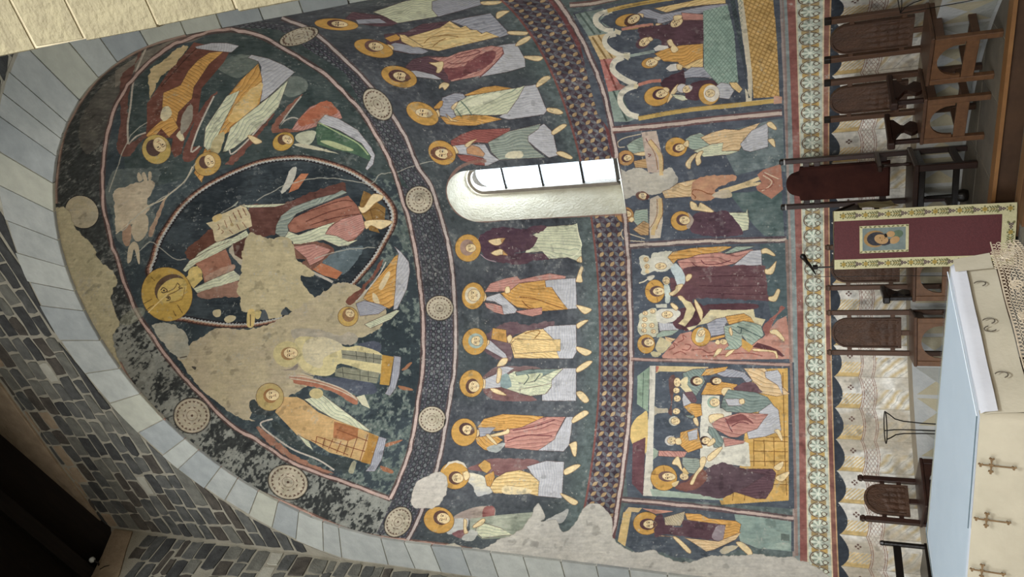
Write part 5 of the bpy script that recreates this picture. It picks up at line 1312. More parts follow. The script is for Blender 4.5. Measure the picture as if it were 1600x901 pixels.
def curved(S, kind, root_id):
    if kind == 'cyl':
        nu, nv = 590, 372; U, V = np.meshgrid(np.linspace(0, math.pi, nu+1), np.linspace(0, 1, nv+1)); z = V*ZS; ph = U.copy()
        x = RAD*np.cos(ph); sd = np.where(np.sin(ph) > .5, win_sd(x, z), -9); near = np.abs(sd) < .0115
        for _ in range(3):       # draw the nearest vertices onto the edge of the window opening
            e = 1e-4; gx = (win_sd(x+e, z)-win_sd(x-e, z))/(2*e); gz = (win_sd(x, z+e)-win_sd(x, z-e))/(2*e); s_ = win_sd(x, z)
            x = np.where(near, x-gx*s_, x); z = np.where(near, z-gz*s_, z)
        ph = np.where(near, np.arccos(np.clip(x/RAD, -1, 1)), ph); el = (z-ZS)/RAD; P = np.stack([RAD*np.cos(ph), RAD*np.sin(ph), z], -1); u, v = to_cyl(ph, el)
    else:
        nu, nv = 590, 294; ph, el = np.meshgrid(np.linspace(0, math.pi, nu+1), np.linspace(0, math.pi/2-1e-3, nv+1))
        P = np.stack([RAD*np.cos(el)*np.cos(ph), RAD*np.cos(el)*np.sin(ph), ZS+RAD*np.sin(el)], -1); u, v = to_con(ph, el)
    i, j = np.meshgrid(np.arange(nu), np.arange(nv)); a = (j*(nu+1)+i).ravel(); F = np.stack([a, a+1+0, a+nu+2, a+nu+1], 1)[:, ::-1]
    P = P.reshape(-1, 3); UV = np.stack([u/S.w, v/S.h], -1).reshape(-1, 2); fc = UV[F].mean(1)
    ids = S.id[np.clip((fc[:, 1]*S.h).astype(int), 0, S.h-1), np.clip((fc[:, 0]*S.w).astype(int), 0, S.w-1)].astype(int)
    if kind == 'cyl': C_ = P[F].mean(1); ids[(win_sd(C_[:, 0], C_[:, 2]) > 0) & (C_[:, 1] > 2)] = -1
    ids[ids == 0] = root_id; m = fresco_mat(S, 'fresco_'+('wall' if kind == 'cyl' else 'vault'))
    return P, F, UV, ids, m
GEO = {1: curved(CY, 'cyl', 1), 2: curved(CO, 'con', 2)}
FOBJ = {}
def emit_parts():
    info = {p[0]: p for p in PARTS}
    for pid, par, name, label, key in PARTS:
        Vs = []; Fs = []; UVs = []; Ms = []; mats = []; off = 0
        for gk, (P, F, UV, ids, m) in GEO.items():
            sel = F[ids == pid]
            if len(sel) < (12 if pid > 2 else 1): continue
            used, inv = np.unique(sel.ravel(), return_inverse=True); Vs.append(P[used]); Fs.append(inv.reshape(-1, 4)+off); UVs.append(UV[sel.ravel()]); off += len(used)
            Ms.append(np.full(len(sel), len(mats), np.int32)); mats.append(m)
        if not Vs:
            if pid > 2: continue
        V = np.concatenate(Vs); F = np.concatenate(Fs); me = bpy.data.meshes.new(name)
        me.vertices.add(len(V)); me.vertices.foreach_set('co', V.astype(np.float32).ravel()); me.loops.add(len(F)*4); me.loops.foreach_set('vertex_index', F.astype(np.int32).ravel())
        me.polygons.add(len(F)); me.polygons.foreach_set('loop_start', np.arange(0, len(F)*4, 4, dtype=np.int32)); me.polygons.foreach_set('loop_total', np.full(len(F), 4, np.int32))
        me.polygons.foreach_set('material_index', np.concatenate(Ms)); me.polygons.foreach_set('use_smooth', np.ones(len(F), bool))
        uvl = me.uv_layers.new(name='UVMap'); uvl.data.foreach_set('uv', np.concatenate(UVs).astype(np.float32).ravel()); me.update(calc_edges=True); me.validate()
        for m in mats: me.materials.append(m)
        o = bpy.data.objects.new(name, me); COL.objects.link(o); FOBJ[pid] = o; o['label'] = label
        # a painted scene lies on its wall, a painted figure inside its scene
        if pid > 2:
            q = par if par in FOBJ else 1; o.parent = FOBJ[q]
        else: o['kind'] = 'structure'
emit_parts()
rnd = random.Random(7)
MORTAR = mat('lime_mortar', '807b6d', '989282', 5, .95, .5, 60)
MDARK = mat('old_mortar', '6f6b62', '8f8a7e', 4, .95, .5, 50)
STD = [mat('basalt_%d' % i, a, b, 7, .9, .5, 40, contrast=1.3) for i, (a, b) in enumerate((('3a3a38', '545450'), ('2e2e2d', '444442'), ('474744', '605f59'), ('53524b', '6b6960'), ('37332e', '504a42')))]
STP = mat('pale_block', '8d8a7c', 'a6a294', 6, .9, .4, 40)
STL = [mat('ashlar_%d' % i, a, b, 5, .88, .3, 35) for i, (a, b) in enumerate((('94968f', 'aaaba3'), ('8b8e89', 'a2a39d'), ('98988b', 'abaa9b'), ('828684', '979a97')))]
STC = mat('cream_ashlar', '7f765e', '968d70', 14, .9, .6, 45)
PLB = mat('earthy_plaster', '7d6c58', '9c8a72', 5, .95, .6, 30)
def stone(poly, to3, mt, name, parent, proud, jit=.010, k=2):
    """one block: outline in wall coordinates, roughened, standing proud of the joint"""
    n = len(poly); Q = []
    for i in range(n):
        a, b = np.array(poly[i]), np.array(poly[(i+1) % n])
        for j in range(k): Q.append(a+(b-a)*(j+(.12 if k > 1 and j == 0 else 0))/k+np.array([rnd.uniform(-jit, jit), rnd.uniform(-jit, jit)]))
    Q = np.array(Q); c = Q.mean(0); m = len(Q); b = MB(); V = []
    for s, d in ((1., .03), (1., -proud+.008), (.955 if jit > .004 else .99, -proud)):
        V += [to3(*(c+(q-c)*s), d+(rnd.uniform(-.003, .003) if d < 0 and jit > .004 else 0)) for q in Q]
    F = [(r*m+i, r*m+(i+1) % m, (r+1)*m+(i+1) % m, (r+1)*m+i) for r in range(2) for i in range(m)]+[tuple(2*m+i for i in range(m))]
    return b.add(V, F).build(name, mt, parent)
front = lambda x, z, d: (x, d, z)
ZT = 11.15
# wall over the arch, with an arched hole
def wall_front():
    V = []; F = []; n = 48; top = 12.6; R0 = 3.02
    arc = [(R0*math.cos(math.pi*i/n), ZS+R0*math.sin(math.pi*i/n)) for i in range(n+1)]
    inner = [(R0, -.15)]+arc+[(-R0, -.15)]; outer = [(4.6, -.15)]+[(4.6 if math.cos(math.pi*i/n) > .72 else (-4.6 if math.cos(math.pi*i/n) < -.72 else 4.6*math.cos(math.pi*i/n)/.72), (ZS+(top-ZS)*min(1, math.sin(math.pi*i/n)/.69))) for i in range(n+1)]+[(-4.6, -.15)]
    b = MB()
    for y in (.006,):
        V = [(x, y, z) for x, z in inner]+[(x, y, z) for x, z in outer]; k = len(inner); b.add(V, [(i, i+1, k+i+1, k+i) for i in range(k-1)])
    o = b.build('wall_east', MORTAR); tag(o, 'wall of dark stone courses around the apse arch', kind='structure'); return o
WE = wall_front()
# voussoirs of the arch ring and the quoins below it
TH = [180, 174, 163, 158.9, 152.6, 147.1, 141.7, 136, 131.2, 124.7, 120.6, 114, 106, 98.5, 90.6, 82.8, 77.7, 71.6, 65, 58, 51, 44.1, 39.5, 35.1, 28.7, 21.5, 15.7, 8, 0]
for i in range(len(TH)-1):
    a, b = math.radians(TH[i]-.09), math.radians(TH[i+1]+.09); R1 = (3.62 if 135 > TH[i] > 50 else 3.60)+rnd.uniform(-.02, .03); P = []
    lim = 3.472 if TH[i] > 150 else 9
    for t in np.linspace(a, b, 5): P.append((2.998*math.cos(t), ZS+2.998*math.sin(t)))
    for t in np.linspace(b, a, 5): P.append((max(-lim, R1*math.cos(t)), ZS+R1*math.sin(t)))
    stone(P, front, STL[rnd.randrange(4)], 'voussoir', WE, .004, .0022, 1)
z = ZS
while z > -.1:
    h = rnd.choice((.30, .36, .44, .40)); 
    for sx in (-1, 1):
        x0, x1 = (-3.472, -2.998) if sx < 0 else (2.998, 3.46); stone([(x0, z-h+.005), (x1, z-h+.005), (x1, z-.005), (x0, z-.005)], front, STL[rnd.randrange(4)], 'jamb_stone', WE, .004, .0022, 1)
    z -= h
# jamb thickness behind the ring face: inner lining edge of the arch is the fresco itself
# courses of dark stone over the ring
zc = 6.0; row = 0
while zc < ZT-.05:
    h = rnd.choice((.19, .22, .25, .21)); h = min(h, ZT-zc)
    for sgn in (-1, 1):
        def xl(z): return math.sqrt(max(0, 3.645**2-(z-ZS)**2)) if z-ZS < 3.645 else 0
        end = 3.47; x = end-rnd.uniform(-.1, .0) if False else end
        while True:
            L0 = xl(zc+.01); L1 = xl(zc+h-.01); lo = max(L0, L1) if L0 > 0 else 0
            if L0 <= 0 and sgn > 0 and x <= .02: break
            w = rnd.uniform(.24, .42); nx = x-w
            if nx < L0+.16: nx = -1
            if nx < 0 or L0 > 0 and nx < L0:
                P = [(L0+.012, zc+.015), (x-.015, zc+.015), (x-.015, zc+h-.015), (L1+.012, zc+h-.015)] if L0 > 0 else [(0.015, zc+.015), (x-.015, zc+.015), (x-.015, zc+h-.015), (.015, zc+h-.015)]
                last = True
            else: P = [(nx+.015, zc+.015), (x-.015, zc+.015), (x-.015, zc+h-.015), (nx+.015, zc+h-.015)]; last = False
            if P[1][0]-P[0][0] > .07:
                if not (sgn > 0 and x > 3.0 and False):
                    k = rnd.random(); mt = STP if k > .95 else STD[rnd.randrange(5)]
                    if zc > ZT-.5 and rnd.random() < .35: mt = PLB
                    stone([(sgn*p[0], p[1]) for p in (P if sgn > 0 else P[::-1])], front, mt, 'masonry_stone', WE, .001+rnd.uniform(0, .008), .015)
            if last: break
            x = nx
    zc += h; row += 1
b = MB(); E_ = [(-3.6, 11.13), (-2.2, 11.2), (-.8, 11.2), (0, 11.25), (1.5, 11.2), (3.6, 11.15), (3.6, 11.6), (1.4, 12.5), (0, 12.5), (-.95, 12.23), (-1.65, 12.02), (-2.1, 11.82), (-2.46, 11.72), (-2.9, 11.45), (-3.15, 11.35), (-3.6, 11.12)]
b.prism(E_, .03, -.018, 'y', .02, -.006); b.build('plaster_band', PLB, WE)
# left wall
side = lambda y, z, d: (-3.48-d, y, z)
b = MB(); TOPL = [(.05, 11.12), (-.08, 10.97), (-.42, 10.80), (-.76, 10.66), (-1.3, 10.5), (-2.2, 10.4), (-6, 10.4)]
b.prism([(y, z) for y, z in TOPL]+[(-6, -.15), (.05, -.15)], -3.505, -3.9, 'x'); WN = b.build('wall_north', MORTAR); tag(WN, 'left side wall of dark rubble stones meeting the arch wall', kind='structure')
z = 2.4
def topz(y): return np.interp(-y, [-.05, .08, .42, .76, 1.3, 2.2, 6], [11.12, 10.97, 10.80, 10.66, 10.5, 10.4, 10.4])
while z < 10.6:
    h = rnd.choice((.13, .17, .21, .25)); y = -.02
    while y > -2.3:
        w = rnd.uniform(.18, .44); y2 = y-w
        if z+h < topz(y2)-.42 and rnd.random() > .02:
            stone([(y2+.014, z+.012), (y-.014, z+.012), (y-.014, z+h-.012), (y2+.014, z+h-.012)], lambda a, b_, d: (-3.48-.0-d*1., a, b_), STD[rnd.randrange(5)] if rnd.random() > .07 else STP, 'rubble_stone', WN, .014+rnd.uniform(0, .012), .013) if False else \
            stone([(y2+.014, z+.012), (y-.014, z+.012), (y-.014, z+h-.012), (y2+.014, z+h-.012)], lambda a, b_, d: (-3.505-d, a, b_), STD[rnd.randrange(5)] if rnd.random() > .07 else STP, 'rubble_stone', WN, .008+rnd.uniform(0, .010), .014)
        y = y2
    z += h
b = MB(); Q = [(-.02, 10.95), (-.08, 10.95), (-.42, 10.78), (-.76, 10.64), (-1.3, 10.48), (-2.2, 10.38), (-2.2, 9.95), (-1.3, 10.02), (-.7, 10.2), (-.3, 10.45), (-.02, 10.6)]
b.prism([(y, z) for y, z in Q[::-1]], -3.51, -3.488, 'x', .03, .004); b.build('plaster_band', PLB, WN)
# lower left wall faced with light ashlar near the jamb is hidden; right wall and its near end
b = MB(); b.box(3.50, 6.5, -2.72, .02, -.15, 12, .002); WS = b.build('wall_south', MORTAR); tag(WS, 'right side wall with cream ashlar end face', kind='structure')
z = 2.6; cz = [4.04, 4.25, 4.035]
zz = [2.2, 2.52, 2.83, 3.12, 3.41, 3.62, 3.825, 4.035, 4.255, 4.56, 4.90, 5.25]
for q in range(len(zz)-1):
    x = 3.488
    while x < 4.8:
        w = rnd.uniform(.5, .75); j = rnd.uniform(-.006, .008) if x < 3.5 else 0
        stone([(x+j, zz[q]+.004), (x+w-.005, zz[q]+.004), (x+w-.005, zz[q+1]-.004), (x+j, zz[q+1]-.004)], lambda a, b_, d: (a, -3.15+d, b_), STC, 'cream_block', WS, .004, .0030, 1); x += w
# arch of the presbytery, over the near end of the side walls
b = MB(); n = 32; Rt = 3.49; zt_ = 6.7; V = []
for y in (-2.72, -3.15):
    V += [(Rt*math.cos(math.pi*i/n), y, zt_+Rt*math.sin(math.pi*i/n)) for i in range(n+1)]+[(4.6*math.cos(math.pi*i/n), y, zt_+6.2*min(1, 1.35*math.sin(math.pi*i/n))) for i in range(n+1)]
m = n+1; b.add(V, [(i, i+1, m+i+1, m+i) for i in range(n)]+[(2*m+i, 3*m+i, 3*m+i+1, 2*m+i+1) for i in range(n)]+[(i, 2*m+i, 2*m+i+1, i+1) for i in range(n)])
b.box(3.49, 6.4, -3.15, -2.73, -.15, 6.7, .002); TA = b.build('wall_arch', mat('arch_stone', 'b0a488', 'c8bb9c', 5, .9, .3, 30)); tag(TA, 'transverse arch carrying the roof in front of the presbytery', kind='structure')
# the nave the picture is taken from: side walls and roof, open at the west end
NV = mat('nave_wall_stone', '8f8878', 'aaa392', 5, .9, .3, 30)
b = MB(); b.box(-6.6, -6.2, -14, -3.1, -.15, 12, .002); tag(b.build('wall_nave_north', NV), 'left wall of the nave', kind='structure')
b = MB(); b.box(8.4, 8.8, -14, -3.1, -.15, 12, .002); tag(b.build('wall_nave_south', NV), 'right wall of the nave', kind='structure')
b = MB(); b.box(-6.6, -3.88, -3.2, -2.9, -.15, 12, .002); b.box(6.4, 8.6, -3.2, -2.9, -.15, 12, .002); b.box(-6.6, 8.8, -14, -3.0, 12.2, 12.4, .002); tag(b.build('wall_nave_east', NV), 'end wall and vault of the nave', kind='structure')
# dark timber roof
TIM = mat('dark_timber', '14100d', '221a14', 3, .85, .3, 30, (1, 8, 1))
b = MB(); b.add([(-3.95, .1, 10.85), (-3.95, -7, 10.85), (0, -7, 12.75), (0, .1, 12.75), (3.95, .1, 10.85), (3.95, -7, 10.85)], [(0, 1, 2, 3), (3, 2, 5, 4)]); RO = b.build('ceiling', TIM); tag(RO, 'dark timber roof over the presbytery', kind='structure')
for y in (-.75, -1.7, -2.6, -3.5):
    for s in (-1, 1):
        b = MB(); w, h = .09, .16; A = Vector((s*3.9, y, 10.70)); B = Vector((0, y, 12.60)); n = Vector((s*(12.6-10.7), 0, 3.9)).normalized()*h
        V = [A+Vector((0, -w, 0)), A+Vector((0, w, 0)), B+Vector((0, w, 0)), B+Vector((0, -w, 0))]; V += [v-Vector((0, 0, h)) for v in V]; b.add(V, [(0, 1, 2, 3), (7, 6, 5, 4), (0, 4, 5, 1), (1, 5, 6, 2), (2, 6, 7, 3), (3, 7, 4, 0)]); b.build('rafter', TIM, RO)
b = MB(); b.box(-3.9, -3.72, -6, -.02, 10.4, 11.2); b.build('wall_plate', TIM, RO)
# outside face behind the apse, closing the shell round the window
b = MB(); n = 40; ro = 3.55
for k in range(n):
    a0, a1 = math.pi*k/n, math.pi*(k+1)/n
# window: splayed reveal, sill, frame, bars and glass
WY = 3.50
REV = mat('reveal_plaster', 'b3ac98', 'cbc6b6', 6, .9, .7, 28)
def outline_win(cx, r, z0, z1, n=14):
    return [(cx-r, z0), (cx-r, (z0+z1)/2), (cx-r, z1)]+[(cx-r*math.cos(math.pi*i/n), z1+r*math.sin(math.pi*i/n)) for i in range(1, n)]+[(cx+r, z1), (cx+r, (z0+z1)/2), (cx+r, z0)]
OA = outline_win(WX, WR, WZ0, WZ1); OB = outline_win(.055, .205, 3.56, 5.40); k = len(OA)
b = MB(); ys = lambda x: math.sqrt(RAD*RAD-x*x)
steps = 8; V = []
for s in range(steps+1):
    f = s/steps
    for (xa, za), (xb, zb) in zip(OA, OB): V.append((xa+(xb-xa)*f+(rnd.uniform(-.004, .004) if 0 < s < steps else 0), ys(xa)-.004+(WY-ys(xa)+.004)*f, za+(zb-za)*f+(rnd.uniform(-.004, .004) if 0 < s < steps else 0)))
F = [(s*k+i, s*k+i+1, (s+1)*k+i+1, (s+1)*k+i) for s in range(steps) for i in range(k-1)]
W1 = b.add(V, F).build('window_1', REV, None, True); tag(W1, 'small round-headed window slit with deep splayed pale reveal', kind='structure')
b = MB(); V = []; 
for s in range(5):
    f = s/4
    for t in np.linspace(0, 1, 7): xa = WX-WR+2*WR*t; xb = .055-.205+.41*t; V.append((xa+(xb-xa)*f, ys(xa)-.004+(WY-ys(xa)+.004)*f, WZ0+(3.56-WZ0)*f))
b.add(V, [(s*7+i, s*7+i+1, s*7+8+i, s*7+7+i) for s in range(4) for i in range(6)]).build('window_sill', REV, W1)
FR = mat('window_frame_stone', '6b645c', '7f776c', 8, .8, .3, 40); IRON = mat('dark_iron', '1b1a19', '2b2927', 12, .55, .2, 60, metal=.6)
O1 = outline_win(.055, .205, 3.56, 5.40); O2 = outline_win(.055, .160, 3.60, 5.40); b = MB()
for y in (WY-.02, WY+.06): pass
V = [(x, WY-.03, z) for x, z in O1]+[(x, WY-.03, z) for x, z in O2]+[(x, WY+.07, z) for x, z in O2]; b.add(V, [(i, i+1, k+i+1, k+i) for i in range(k-1)]+[(k+i, k+i+1, 2*k+i+1, 2*k+i) for i in range(k-1)]); b.build('window_frame', FR, W1)
def clear_mat(name, tint, k, rough):
    m = bpy.data.materials.new(name); m.use_nodes = True; nt = m.node_tree; N = nt.nodes; N.clear(); o = N.new('ShaderNodeOutputMaterial'); t = N.new('ShaderNodeBsdfTransparent'); t.inputs[0].default_value = tint
    g = N.new('ShaderNodeBsdfGlossy'); g.inputs['Roughness'].default_value = rough; f = N.new('ShaderNodeValue'); f.outputs[0].default_value = k; x = N.new('ShaderNodeMixShader'); L = nt.links
    L.new(f.outputs[0], x.inputs[0]); L.new(t.outputs[0], x.inputs[1]); L.new(g.outputs[0], x.inputs[2]); L.new(x.outputs[0], o.inputs[0]); return m
GL = clear_mat('window_glass', (.95, .98, 1, 1), .05, .05)
zs_ = [3.56, 4.035, 4.58, 5.10, 5.57]
for q in range(4):
    z0, z1 = zs_[q]+.008, zs_[q+1]-.008; P = [(-.105, z0), (.215, z0), (.215, min(z1, 5.40)), ] + ([(.055+.16*math.cos(t), 5.40+.16*math.sin(t)) for t in np.linspace(.0, math.pi, 9)] if q == 3 else [(.215, z1), (-.105, z1)])
    b = MB(); b.prism([(p[0], p[1]) for p in P], WY+.022, WY+.030, 'y'); b.build('window_pane', GL, W1)
for z in zs_[1:4]:
    b = MB(); b.box(-.11, .22, WY+.0, WY+.035, z-.013, z+.013, .002); b.build('glazing_bar', IRON, W1)
# outer shell behind the apse wall so daylight enters only through the window
b = MB(); V = []; n = 40; ro = 3.66
lev = [(-.2, ro), (ZS, ro)]+[(ZS+ro*math.sin(t), ro*math.cos(t)) for t in np.linspace(.15, 1.55, 9)]
ph_ = sorted(set([math.pi*i/n for i in range(n+1)]+[math.acos(.285/ro), math.acos(-.175/ro)]))
lv = [-.2, 3.5, 5.62, ZS]; L2 = [(z, ro) for z in lv]+lev[2:]
for z, r in L2: V += [(r*math.cos(a), r*math.sin(a)+.0, z) for a in ph_]
m_ = len(ph_); i0 = ph_.index(math.acos(.285/ro)); i1 = ph_.index(math.acos(-.175/ro))
F = [(r*m_+i, r*m_+i+1, (r+1)*m_+i+1, (r+1)*m_+i) for r in range(len(L2)-1) for i in range(m_-1) if not (r == 1 and i0 <= i < i1)]
AO = b.add(V, F).build('wall_apse_outside', MDARK); tag(AO, 'outer masonry of the apse', kind='structure')
b = MB(); V = [(x, WY+.07, z) for x, z in O2]+[(x*1.15-.01, 3.67, z) for x, z in O2]; b.add(V, [(i, i+1, k+i+1, k+i) for i in range(k-1)]+[(0, k, 2*k-1, k-1)]).build('outer_reveal', FR, W1)
b = MB(); V = [(.055-.16, WY-.03, 3.60), (.055+.16, WY-.03, 3.60), (.055+.2, 3.67, 3.56), (.055-.2, 3.67, 3.56)]; b.add(V, [(0, 1, 2, 3)]).build('outer_sill', FR, W1)
# floors
FST = [mat('slab_%d' % i, a, b_, 5, .75, .2, 30) for i, (a, b_) in enumerate((('6a6359', '807869'), ('625c53', '776f63'), ('70685b', '867d6d')))]
def lipy(x): return 1.50 if x > .2 else 1.50+.45*(x-.2)
b = MB(); V = [(x, lipy(x), -.002) for x in np.linspace(-3.4, 3.4, 20)]; n = len(V); b.add(V+[(x, 3.2, -.002) for x in np.linspace(-3.4, 3.4, 20)], [(i, i+1, n+i+1, n+i) for i in range(n-1)]); FA = b.build('floor', MORTAR); tag(FA, 'grey stone slab floor of the apse behind the wooden step', kind='structure')
xs = -3.2
while xs < 3.2:
    w = rnd.uniform(.5, .8); y = lipy(xs+w/2)+.02 if xs > .2 else max(lipy(xs), lipy(xs+w))+.01
    while y < 2.75:
        d = rnd.uniform(.45, .7)
        stone([(xs+.004, y+.004), (xs+w-.004, y+.004), (xs+w-.004, y+d-.004), (xs+.004, y+d-.004)], lambda a, c, dd: (a, c, -.012-dd), FST[rnd.randrange(3)], 'floor_slab', FA, .0125, .002, 1); y += d
    xs += w
WD = [mat('floor_board_%d' % i, a, c, 3, .55, .12, 25, (1, 12, 1), detail=8, contrast=.8) for i, (a, c) in enumerate((('6a4a30', '8a6442'), ('5e4029', '7b5738'), ('735236', '93704a')))]
b = MB(); b.add([(-6.3, -14, -.165), (8.5, -14, -.165), (8.5, 1.6, -.165), (-6.3, 1.6, -.165)], [(0, 1, 2, 3)]); FW = b.build('floor_wood', MDARK); tag(FW, 'brown wooden plank floor in front of the apse', kind='structure')
y = -4.9; 
while y < 1.30:
    w = .145; x = -3.3
    while x < 4.4:
        L = rnd.uniform(1.6, 2.6); xe = min(x+L, 4.5)
        if not (y+w > lipy(x)-.15 or y+w > lipy(xe)-.15): bb = MB(); bb.box(x+.001, xe-.001, y+.0015, y+w-.0015, -.165, -.145, .002); bb.build('floor_board', WD[rnd.randrange(3)], FW)
        x = xe
    y += w
WOODR = mat('riser_wood', '3a281a', '523a26', 4, .6, .1, 30)
LIP = mat('step_nosing', '7a5432', '946c40', 4, .5, .1, 30, (1, 14, 1))
def beam(b, A, B, w, z0, z1):
    A, B = np.array(A), np.array(B); d = (B-A)/np.linalg.norm(B-A); n = np.array([-d[1], d[0]])
    P = [A-n*w/2, B-n*w/2, B+n*w/2, A+n*w/2]; V = [(p[0], p[1], z0) for p in P]+[(p[0], p[1], z1) for p in P]; b.add(V, [(3, 2, 1, 0), (4, 5, 6, 7), (0, 1, 5, 4), (1, 2, 6, 5), (2, 3, 7, 6), (3, 0, 4, 7)])
b = MB(); beam(b, (.2, 1.44), (3.4, 1.50), .13, -.022, .006); beam(b, (-3.2, -.09), (.2, 1.44), .13, -.022, .006); SP = b.build('trim_1', LIP); tag(SP, 'light wooden nosing along the edge of the stone floor', kind='structure')
b = MB(); beam(b, (.2, 1.43), (3.4, 1.49), .03, -.165, -.022); beam(b, (-3.2, -.10), (.2, 1.43), .03, -.165, -.022); b.build('riser', WOODR, SP)
# stone bench along the apse wall
RB = 2.62; BT = mat('bench_top', '8d8576', 'a49b8a', 6, .85, .3, 30)
b = MB(); n = 64; V = []
for r in (RB, 2.995):
    V += [(r*math.cos(math.pi*i/n), r*math.sin(math.pi*i/n), .415) for i in range(n+1)]
V += [(RB*math.cos(math.pi*i/n), RB*math.sin(math.pi*i/n), .0) for i in range(n+1)]
m = n+1; b.add(V, [(i, i+1, m+i+1, m+i) for i in range(n)]); BN = b.build('wall_bench', BT); tag(BN, 'low masonry bench along the foot of the apse wall', kind='structure')
BF = mat('bench_front_white', 'a3a6a6', 'bdbdb8', 5, .9, .3, 30); BG = mat('bench_front_grey', '92948f', 'a3a39a', 5, .9, .3, 30); BO = mat('bench_front_ochre', 'a59d84', 'b5ad94', 5, .9, .3, 30)
b = MB(); b.add(V, [(2*m+i, 2*m+i+1, i+1, i) for i in range(n)]); b.build('bench_front', BF, BN)
fp = MB(); fg = MB(); q = 26      # painted diamond-point blocks on the bench front
for i in range(q):
    a0, a1 = math.pi*(i+.06)/q, math.pi*(i+.94)/q; am = (a0+a1)/2
    def P(a, z, r=RB-.004): return (r*math.cos(a), r*math.sin(a), z)
    c_ = P(am, .205); A = [P(a0, .03), P(a1, .03), P(a1, .385), P(a0, .385)]
    for t, bb in ((0, fg), (1, fp), (2, None), (3, fg if i % 2 else fp)):
        if bb is not None: bb.add([A[t], A[(t+1) % 4], c_], [(0, 1, 2)])
fg.build('painted_facet', BG, BN)['kind'] = 'stuff'; fp.build('painted_facet', BO, BN)['kind'] = 'stuff'
# small lamp globe high at the left
t = thing('spotlight', (-3.38, -.62, 10.72), 0, 'small lamp with a white globe, high up at the dark top of the left wall', 'lamp')
b = MB(); b.tube([(-.12, 0, -.05), (-.05, 0, -.08), (0, 0, -.02)], .012); b.tube([(-.1, -.06, -.14), (-.08, -.02, -.2), (-.11, .03, -.24)], .006); b.build('bracket', IRON, t)
b = MB(); b.lathe([(.002, -.04), (.03, -.03), (.042, 0), (.03, .03), (.002, .04)]); b.build('globe', mat('white_glass', 'b5bbb5', 'c8ccc8', 5, .3, 0), t, True)
WOOD = mat('chair_oak', '3e2a1e', '5d4230', 4, .45, .25, 40, (6, 6, 1), contrast=.8, spec=.4)
WOOD2 = mat('carved_panel_oak', '38261b', '553b2a', 6, .5, .5, 45, (3, 3, 1), spec=.4)
WOODL = mat('light_oak', '4f3624', '755338', 4, .42, .2, 40, (6, 1, 6), contrast=.8, spec=.4)
WOODD = mat('dark_walnut', '20120e', '38221a', 4, .4, .2, 40, (6, 6, 1), spec=.45)
BLK = mat('black_wood', '0e0b0a', '1a1512', 4, .35, .15, 40, spec=.5)
VEL = mat('wine_velvet', '291614', '44261f', 5, .95, .2, 90, spec=.15)
def relief_panel(w, z0, z1, seed, name, m, parent, y):
    """board with a round head and a carved figure field in relief"""
    r = w/2; b = MB(); n = 12; O = [(-r, z0), (r, z0)]+[(r*math.cos(t), z1-r+r*math.sin(t)) for t in np.linspace(0, math.pi, n)]
    b.prism(O, y+.014, y-.012, 'y'); f = .86; O2 = [(x*f, z0+.03 if z == z0 else z1-r+(z-(z1-r))*f) for x, z in O]; k = len(O)
    V = [(x, y-.012, z) for x, z in O]+[(x, y-.024, z) for x, z in [(x*.97, zz) for x, zz in O]]+[(x*1.03, y-.024, z) for x, z in O2]+[(x, y-.012, z) for x, z in O2]
    b.add(V, [(q*k+i, q*k+(i+1) % k, (q+1)*k+(i+1) % k, (q+1)*k+i) for q in range(3) for i in range(k)]); o = b.build(name, m, parent)
    g = MB(); nu, nv = 22, 60; V = []; X, Z = np.meshgrid(np.linspace(-1, 1, nu), np.linspace(z0+.03, z1-.03, nv)); hh = fbm(X*9+seed*7, Z*120, 9, seed, 4); low = sstep(.62, .5, (Z-z0)/(z1-z0)+.12*np.abs(X)); lobes = np.abs(np.sin(X*7+seed))*np.abs(np.sin(Z*46+seed))
    for j in range(nv):
        for i in range(nu):
            z = Z[j, i]; hw = r*f-.004 if z < z1-r else math.sqrt(max(1e-6, (r*f)**2-(z-(z1-r))**2))-.002
            V.append((X[j, i]*max(hw, .004), y-.011-.012*hh[j, i]*low[j, i]-.004*lobes[j, i]*low[j, i]-.002*math.cos(X[j, i]*14), z))
    g.add(V, [(j*nu+i, j*nu+i+1, (j+1)*nu+i+1, (j+1)*nu+i) for j in range(nv-1) for i in range(nu-1)]); g.build('carving', m, o); return o
